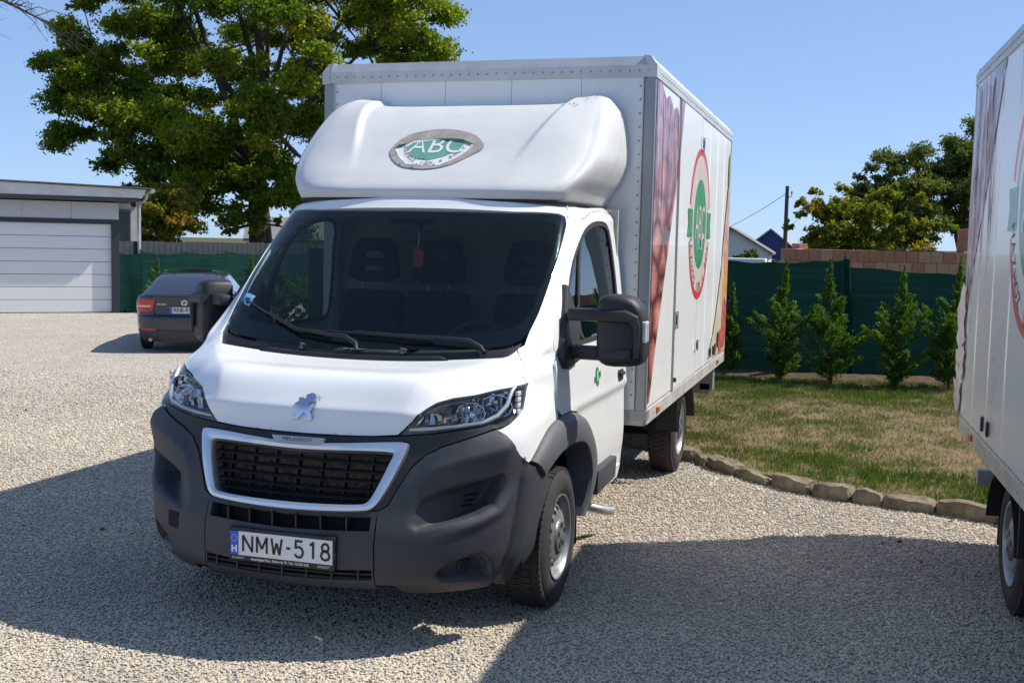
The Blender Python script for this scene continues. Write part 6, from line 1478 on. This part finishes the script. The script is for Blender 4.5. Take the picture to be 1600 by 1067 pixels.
k = MB(); k.tube(P, .014, 5); tag(k.build('overhead_wire', M['black']), 'thin black wire sagging down from the utility pole towards the left', 'wire')
k = MB(); k.box((-.45, -.3, 1.5), (.45, .3, 1.62), bev=.03); k.box((-.35, -.22, .0), (.35, .22, 1.5)); k.build('vent_box', M['wall_white']).location = (-.05, 21.5, .0)  # pale roof vent box, built as a capped block standing behind the net
tag(bpy.data.objects['vent_box'], 'pale roof vent box just above the green net beside the truck', 'gatepost')

# ------------------------------------------------------------------ trees
def at_px(cx, cy, D, ox, oy, rr, n, rad, seed, shell=.5):
    return ellipsoid_clusters(n, (ox, oy, cy), rad, rr, seed, shell)
# big maple: clusters given relative to its trunk foot
cl = ellipsoid_clusters(200, (-.6, 0, 8.3), (7.2, 6.0, 5.7), .90, 3, .5, zmin=3.6)
cl += ellipsoid_clusters(34, (-5.2, -1.2, 6.0), (3.0, 2.2, 1.9), .8, 4, .2)
cl += ellipsoid_clusters(20, (-2.6, -.5, 3.6), (2.0, 1.8, 1.3), .65, 5, .2)
cl += ellipsoid_clusters(16, (-6.6, -1.6, 8.3), (1.7, 1.6, 1.2), .75, 9, .2)
cl += ellipsoid_clusters(20, (5.6, -1.0, 9.4), (2.2, 1.8, 1.2), .75, 6, .2)
cl += ellipsoid_clusters(20, (2.0, -1.0, 3.4), (2.0, 1.4, 1.4), .6, 7, .2)
cl += ellipsoid_clusters(22, (.3, -1.3, 2.9), (1.5, .8, 1.4), .42, 8, .2)
cl += ellipsoid_clusters(26, (-3.6, -1, 3.1), (2.0, 1.2, 1.3), .5, 12, .2)
crown_tree('maple_tree', (-18.6, 31.6, 0), 12.5, cl, M['leaf_maple'], 'large spreading green maple with thick trunk standing behind the garage fence', None, .50, .145, 1050, 3, .3, (.40, .3))
crown_tree('lime_tree', (-19.0, 25.9, 0), 3.2, ellipsoid_clusters(60, (0, 0, 2.45), (1.35, 1.2, 1.1), .42, 8, .2), M['leaf_yellow'], 'small yellow-green tree between the garage and the maple trunk', None, .14, .12, 520, 4, .3, (.72, .25))
yb = (2.55, 27.5)
crown_tree('walnut_tree', (yb[0], yb[1], 0), 3.9, ellipsoid_clusters(74, (.15, 0, 2.35), (1.8, 1.5, 1.3), .42, 10, .3)+[(-1.75, 0, 3.2, .3), (-1.35, .2, 3.45, .28), (-2.0, -.2, 2.5, .26), (-1.7, .1, 2.85, .28), (-1.3, 0, 2.2, .34), (1.5, 0, 2.3, .4), (-.5, 0, 3.6, .3)], M['leaf_yellow'], 'yellowing olive-coloured tree with drooping twigs behind the brick wall', None, .10, .13, 330, 11, .3, (.45, .33))
crown_tree('dark_tree', (3.7, 36.0, 0), 5.4, ellipsoid_clusters(80, (0, 0, 3.7), (1.7, 1.7, 1.7), .48, 12, .2), M['leaf_dark'], 'dense dark green tree behind the yellowing one', None, .16, .10, 640, 13, .3, (.66, .3))
crown_tree('dark_tree', (5.9, 37.0, 0), 6.1, ellipsoid_clusters(84, (0, 0, 4.1), (1.5, 1.6, 2.0), .48, 14, .2), M['leaf_dark'], 'taller dark green tree rising at the edge of the second truck box', None, .16, .10, 640, 15, .3, (.72, .3))
crown_tree('garden_shrub', (-.35, 25.6, 0), 2.0, ellipsoid_clusters(34, (0, 0, 1.3), (.78, .6, .52), .22, 16, .2), M['leaf_dark'], 'bushy green shrub showing over the net between truck and utility pole', None, .05, .08, 200, 17, .3, (.5, .3))
crown_tree('young_tree', (-9.15, 5.6, 0), 3.4, ellipsoid_clusters(20, (0, 0, 2.75), (.72, .7, .62), .24, 18, .3)+[(1.05, .5, 2.62, .16)], M['leaf_yellow'], 'young leafy tree just past the frame with one twig over the garage roof', None, .05, .11, 60, 19, .4, (.5, .3))
# bare tree, one branch hanging into the picture
def bare_tree():
    t = empty('bare_tree', (-10.4, 4.6, 0), 0, 'leafless tree whose thin bare branch hangs into the sky above the garage', 'tree'); rg = random.Random(9)
    k = MB(); k.tube([(0, 0, -.1), (.1, 0, 1.5), (.2, .1, 3.4), (.15, .2, 5.6), (.3, .3, 7)], [.16, .13, .1, .07, .02], 10); k.tube([(.2, .1, 3.4), (-.6, -.4, 4.4), (-1.3, -.8, 5.8)], [.08, .05, .015], 8); k.build('trunk', M['bark'], t)
    b = MB(); m = [Vector(p) for p in ((.18, .1, 3.9), (1.1, .7, 4.5), (2.0, 1.3, 4.72), (2.6, 1.65, 4.72), (3.0, 1.9, 4.50), (3.3, 2.05, 4.18))]
    b.tube(m, [.06, .045, .032, .02, .012, .004], 7)
    for i in range(34):
        f = rg.uniform(1.6, 4.8); a = m[int(f)].lerp(m[int(f)+1], f % 1); d = Vector((rg.uniform(.1, .9), rg.uniform(0, .5), rg.uniform(-1, .25))).normalized(); L_ = rg.uniform(.15, .55)
        q = a+d*L_*.5+Vector((.03, 0, .04)); e = q+(d+Vector((.2, .1, -.5))).normalized()*L_*.55; b.tube([a, q, e], [.008, .005, .002], 4, cap=False)
        for j in range(2): s_ = q.lerp(e, rg.random()); b.tube([s_, s_+Vector((rg.uniform(-.1, .25), rg.uniform(-.1, .15), rg.uniform(-.22, .08)))], [.004, .0015], 3, cap=False)
    b.build('branch', M['bark'], t)
bare_tree()
# cypress saplings
gR = 'cypress saplings planted along the green net behind the lawn'
for i, (x, y, h, w, lb) in enumerate(((.78, 10.75, 1.30, .62, 'slim shaded cypress sapling right behind the rear of the truck'), (1.50, 10.25, 1.66, .84, 'cypress sapling with narrow leader, second from the truck rear'), (2.17, 10.15, 1.68, 1.0, 'full bushy cypress sapling below the post in the net fence'), (3.0, 10.0, 1.62, .95, 'broad cypress sapling between the post and the second truck'), (3.66, 10.3, 1.74, 1.0, 'cypress sapling half hidden behind the second truck'))):
    cypress((x, y, .07), h, w, 20+i, lb, gR)
gL = 'cypress saplings planted along the net beyond the grey car'
for i, (x, y, h, lb) in enumerate(((-13.65, 18.1, 1.36, 'cypress sapling standing against the garage corner'), (-12.75, 18.5, 1.1, 'short cypress sapling beside the rear window of the grey car'), (-12.6, 20.6, 1.45, 'tall cypress sapling rising behind the grey car roof'), (-11.9, 21.6, 1.05, 'small cypress sapling over the middle of the grey car'), (-11.6, 23.6, 1.5, 'cypress sapling showing over the right side of the grey car'), (-10.9, 24.6, 1.2, 'cypress sapling just left of the truck windscreen pillar'), (-10.3, 25.2, 1.6, 'cypress sapling seen beside the truck mirror'), (-6.5, 10.9, 1.75, 'cypress sapling seen through the front of the far cab window'), (-5.95, 11.1, 1.95, 'taller cypress sapling seen through the middle of the far cab window'), (-5.35, 11.0, 1.8, 'cypress sapling seen through the rear of the far cab window'))):
    cypress((x, y, 0), h, 1.15 if i > 6 else .95, 40+i, lb, gL)

# ------------------------------------------------------------------ lawn grass
def lawn_grass():
    g = np.random.default_rng(5); n = 430000; x = g.uniform(-5.4, 7.5, n); y = g.uniform(2.6, 11.0, n); kx, ky = np.array(KERB).T; ok = y > np.interp(x, kx, ky)+.07; x, y = x[ok], y[ok]
    def nz(x, y, s, k):                      # value noise on a random lattice
        t_ = np.random.default_rng(k).uniform(-1, 1, (64, 64)); a, b_ = (x*s+50) % 64, (y*s+50) % 64; i, j = a.astype(int), b_.astype(int); u_, v_ = a-i, b_-j; u_ = u_*u_*(3-2*u_); v_ = v_*v_*(3-2*v_); i2, j2 = (i+1) % 64, (j+1) % 64
        return (t_[i, j]*(1-u_)+t_[i2, j]*u_)*(1-v_)+(t_[i, j2]*(1-u_)+t_[i2, j2]*u_)*v_
    f = .5+.22*nz(x, y, .9, 1)+.24*nz(x, y, 2.3, 2)+.22*nz(x, y, 5.7, 3)+.16*nz(x, y, 13., 4)
    edge = y-np.interp(x, kx, ky)
    ok2 = y < 10.42+.06*x+.12*g.normal(size=len(x)); x, y, f, edge = x[ok2], y[ok2], f[ok2], edge[ok2]
    f += .22*np.exp(-((edge-.75)/.4)**2)-.10*np.exp(-((edge-2.8)/1.0)**2)+.25*sstep(y, 8.2, 9.5)-.25*np.exp(-(edge/.15)**2)
    keep = g.uniform(0, 1, len(x)) < np.clip(.34+1.2*(f-.36), .30, 1); x, y, f = x[keep], y[keep], f[keep]; n = len(x)
    h = (.015+.042*np.clip(f, 0, 1)*g.uniform(.4, 1.3, n)); a = g.uniform(0, 6.28, n); w = g.uniform(.003, .007, n); ln = h*g.uniform(.2, 1.3, n)*(1.3-np.clip(f, 0, 1)); b_ = g.uniform(0, 6.28, n)
    V = np.stack([np.c_[x-np.cos(a)*w, y-np.sin(a)*w, np.full(n, .072)], np.c_[x+np.cos(a)*w, y+np.sin(a)*w, np.full(n, .072)], np.c_[x+np.cos(b_)*ln, y+np.sin(b_)*ln, .075+h]], 1).reshape(-1, 3)
    me = bpy.data.meshes.new('lawn_grass'); me.vertices.add(3*n); me.vertices.foreach_set('co', V.astype(np.float32).ravel()); me.loops.add(3*n); me.loops.foreach_set('vertex_index', np.arange(3*n, dtype=np.int32)); me.polygons.add(n); me.polygons.foreach_set('loop_start', np.arange(n, dtype=np.int32)*3); me.update(calc_edges=True); me.materials.append(M['grass'])
    tone = np.clip(1.02-f*.98+g.normal(size=n)*.14, 0, 1); at = me.attributes.new('tone', 'FLOAT', 'POINT'); at.data.foreach_set('value', np.repeat(np.clip(tone+g.normal(size=n)*.18, 0, 1), 3).astype(np.float32))
    o = bpy.data.objects.new('lawn_grass', me); COL.objects.link(o); tag(o, 'short patchy green and straw grass growing on the lawn', 'grass', kind='stuff')
lawn_grass()

def fallen_leaves():
    g = np.random.default_rng(12); n = 130; x = g.uniform(-9, 4, n); y = g.uniform(-4.2, 6, n); kx, ky = np.array(KERB).T; ok = y < np.interp(x, kx, ky)-.1; x, y = x[ok], y[ok]; n = len(x)
    D = np.c_[g.normal(size=n), g.normal(size=n), g.normal(size=n)*.15]
    tag(leaves_mesh('fallen_leaves', np.c_[x, y, np.full(n, .022)], D, g.uniform(.02, .05, n), np.clip(g.normal(.5, .3, n), 0, 1), M['dry_leaf'], None), 'a scatter of dry brown leaves lying on the gravel', 'leaves', kind='stuff')
M['dry_leaf'] = leaf_mat('dry_leaf', (.12, .06, .02), (.22, .12, .04), (.34, .22, .08), .1)
fallen_leaves()

# ------------------------------------------------------------------ trucks into place
truck, rear_wheels = make_truck()
second = copy_tree(truck)
tag(truck, 'white box truck in the middle with sun-torn green badge on its roof fairing', 'truck', 'white box trucks')
tag(second, 'white box truck at the edge with faded emblem and peeling film, cab out of frame', 'truck', 'white box trucks')
graphics_truck_one(truck)
second.location = (4.537, -3.75, 0); second.rotation_euler = (0, 0, .04)
for ch in second.children:
    if ch.name.split('.')[0] in ('wheel', 'mudguard', 'mud_flap') and (ch.location.y > 3 or ch.name.split('.')[0] != 'wheel'): ch.location.y += .78
graphics_truck_two(second)
k = MB(); V, T, BL = sheet(roundpoly([(0, .08), (.012, .05), (.03, .045), (.035, .02), (.028, 0), (.03, -.035), (.012, -.05), (0, -.055), (-.012, -.05), (-.03, -.035), (-.028, 0), (-.035, .02), (-.03, .045), (-.012, .05)]), (), (.02, .02))
vs, fs = slab(V, T, BL, .003); fo_ = mesh_obj('air_freshener', [(.075+a, .44+h, 1.775+c) for a, c, h in vs], fs, M['fresh_red'], None, False); tag(fo_, 'red cut-out air freshener hanging from the inside mirror of the truck', 'air freshener')
k = MB(); k.tube([(.075, .44, 1.85), (.07, .46, 1.92)], .002, 4); k.build('cord', M['white_ink'], fo_)
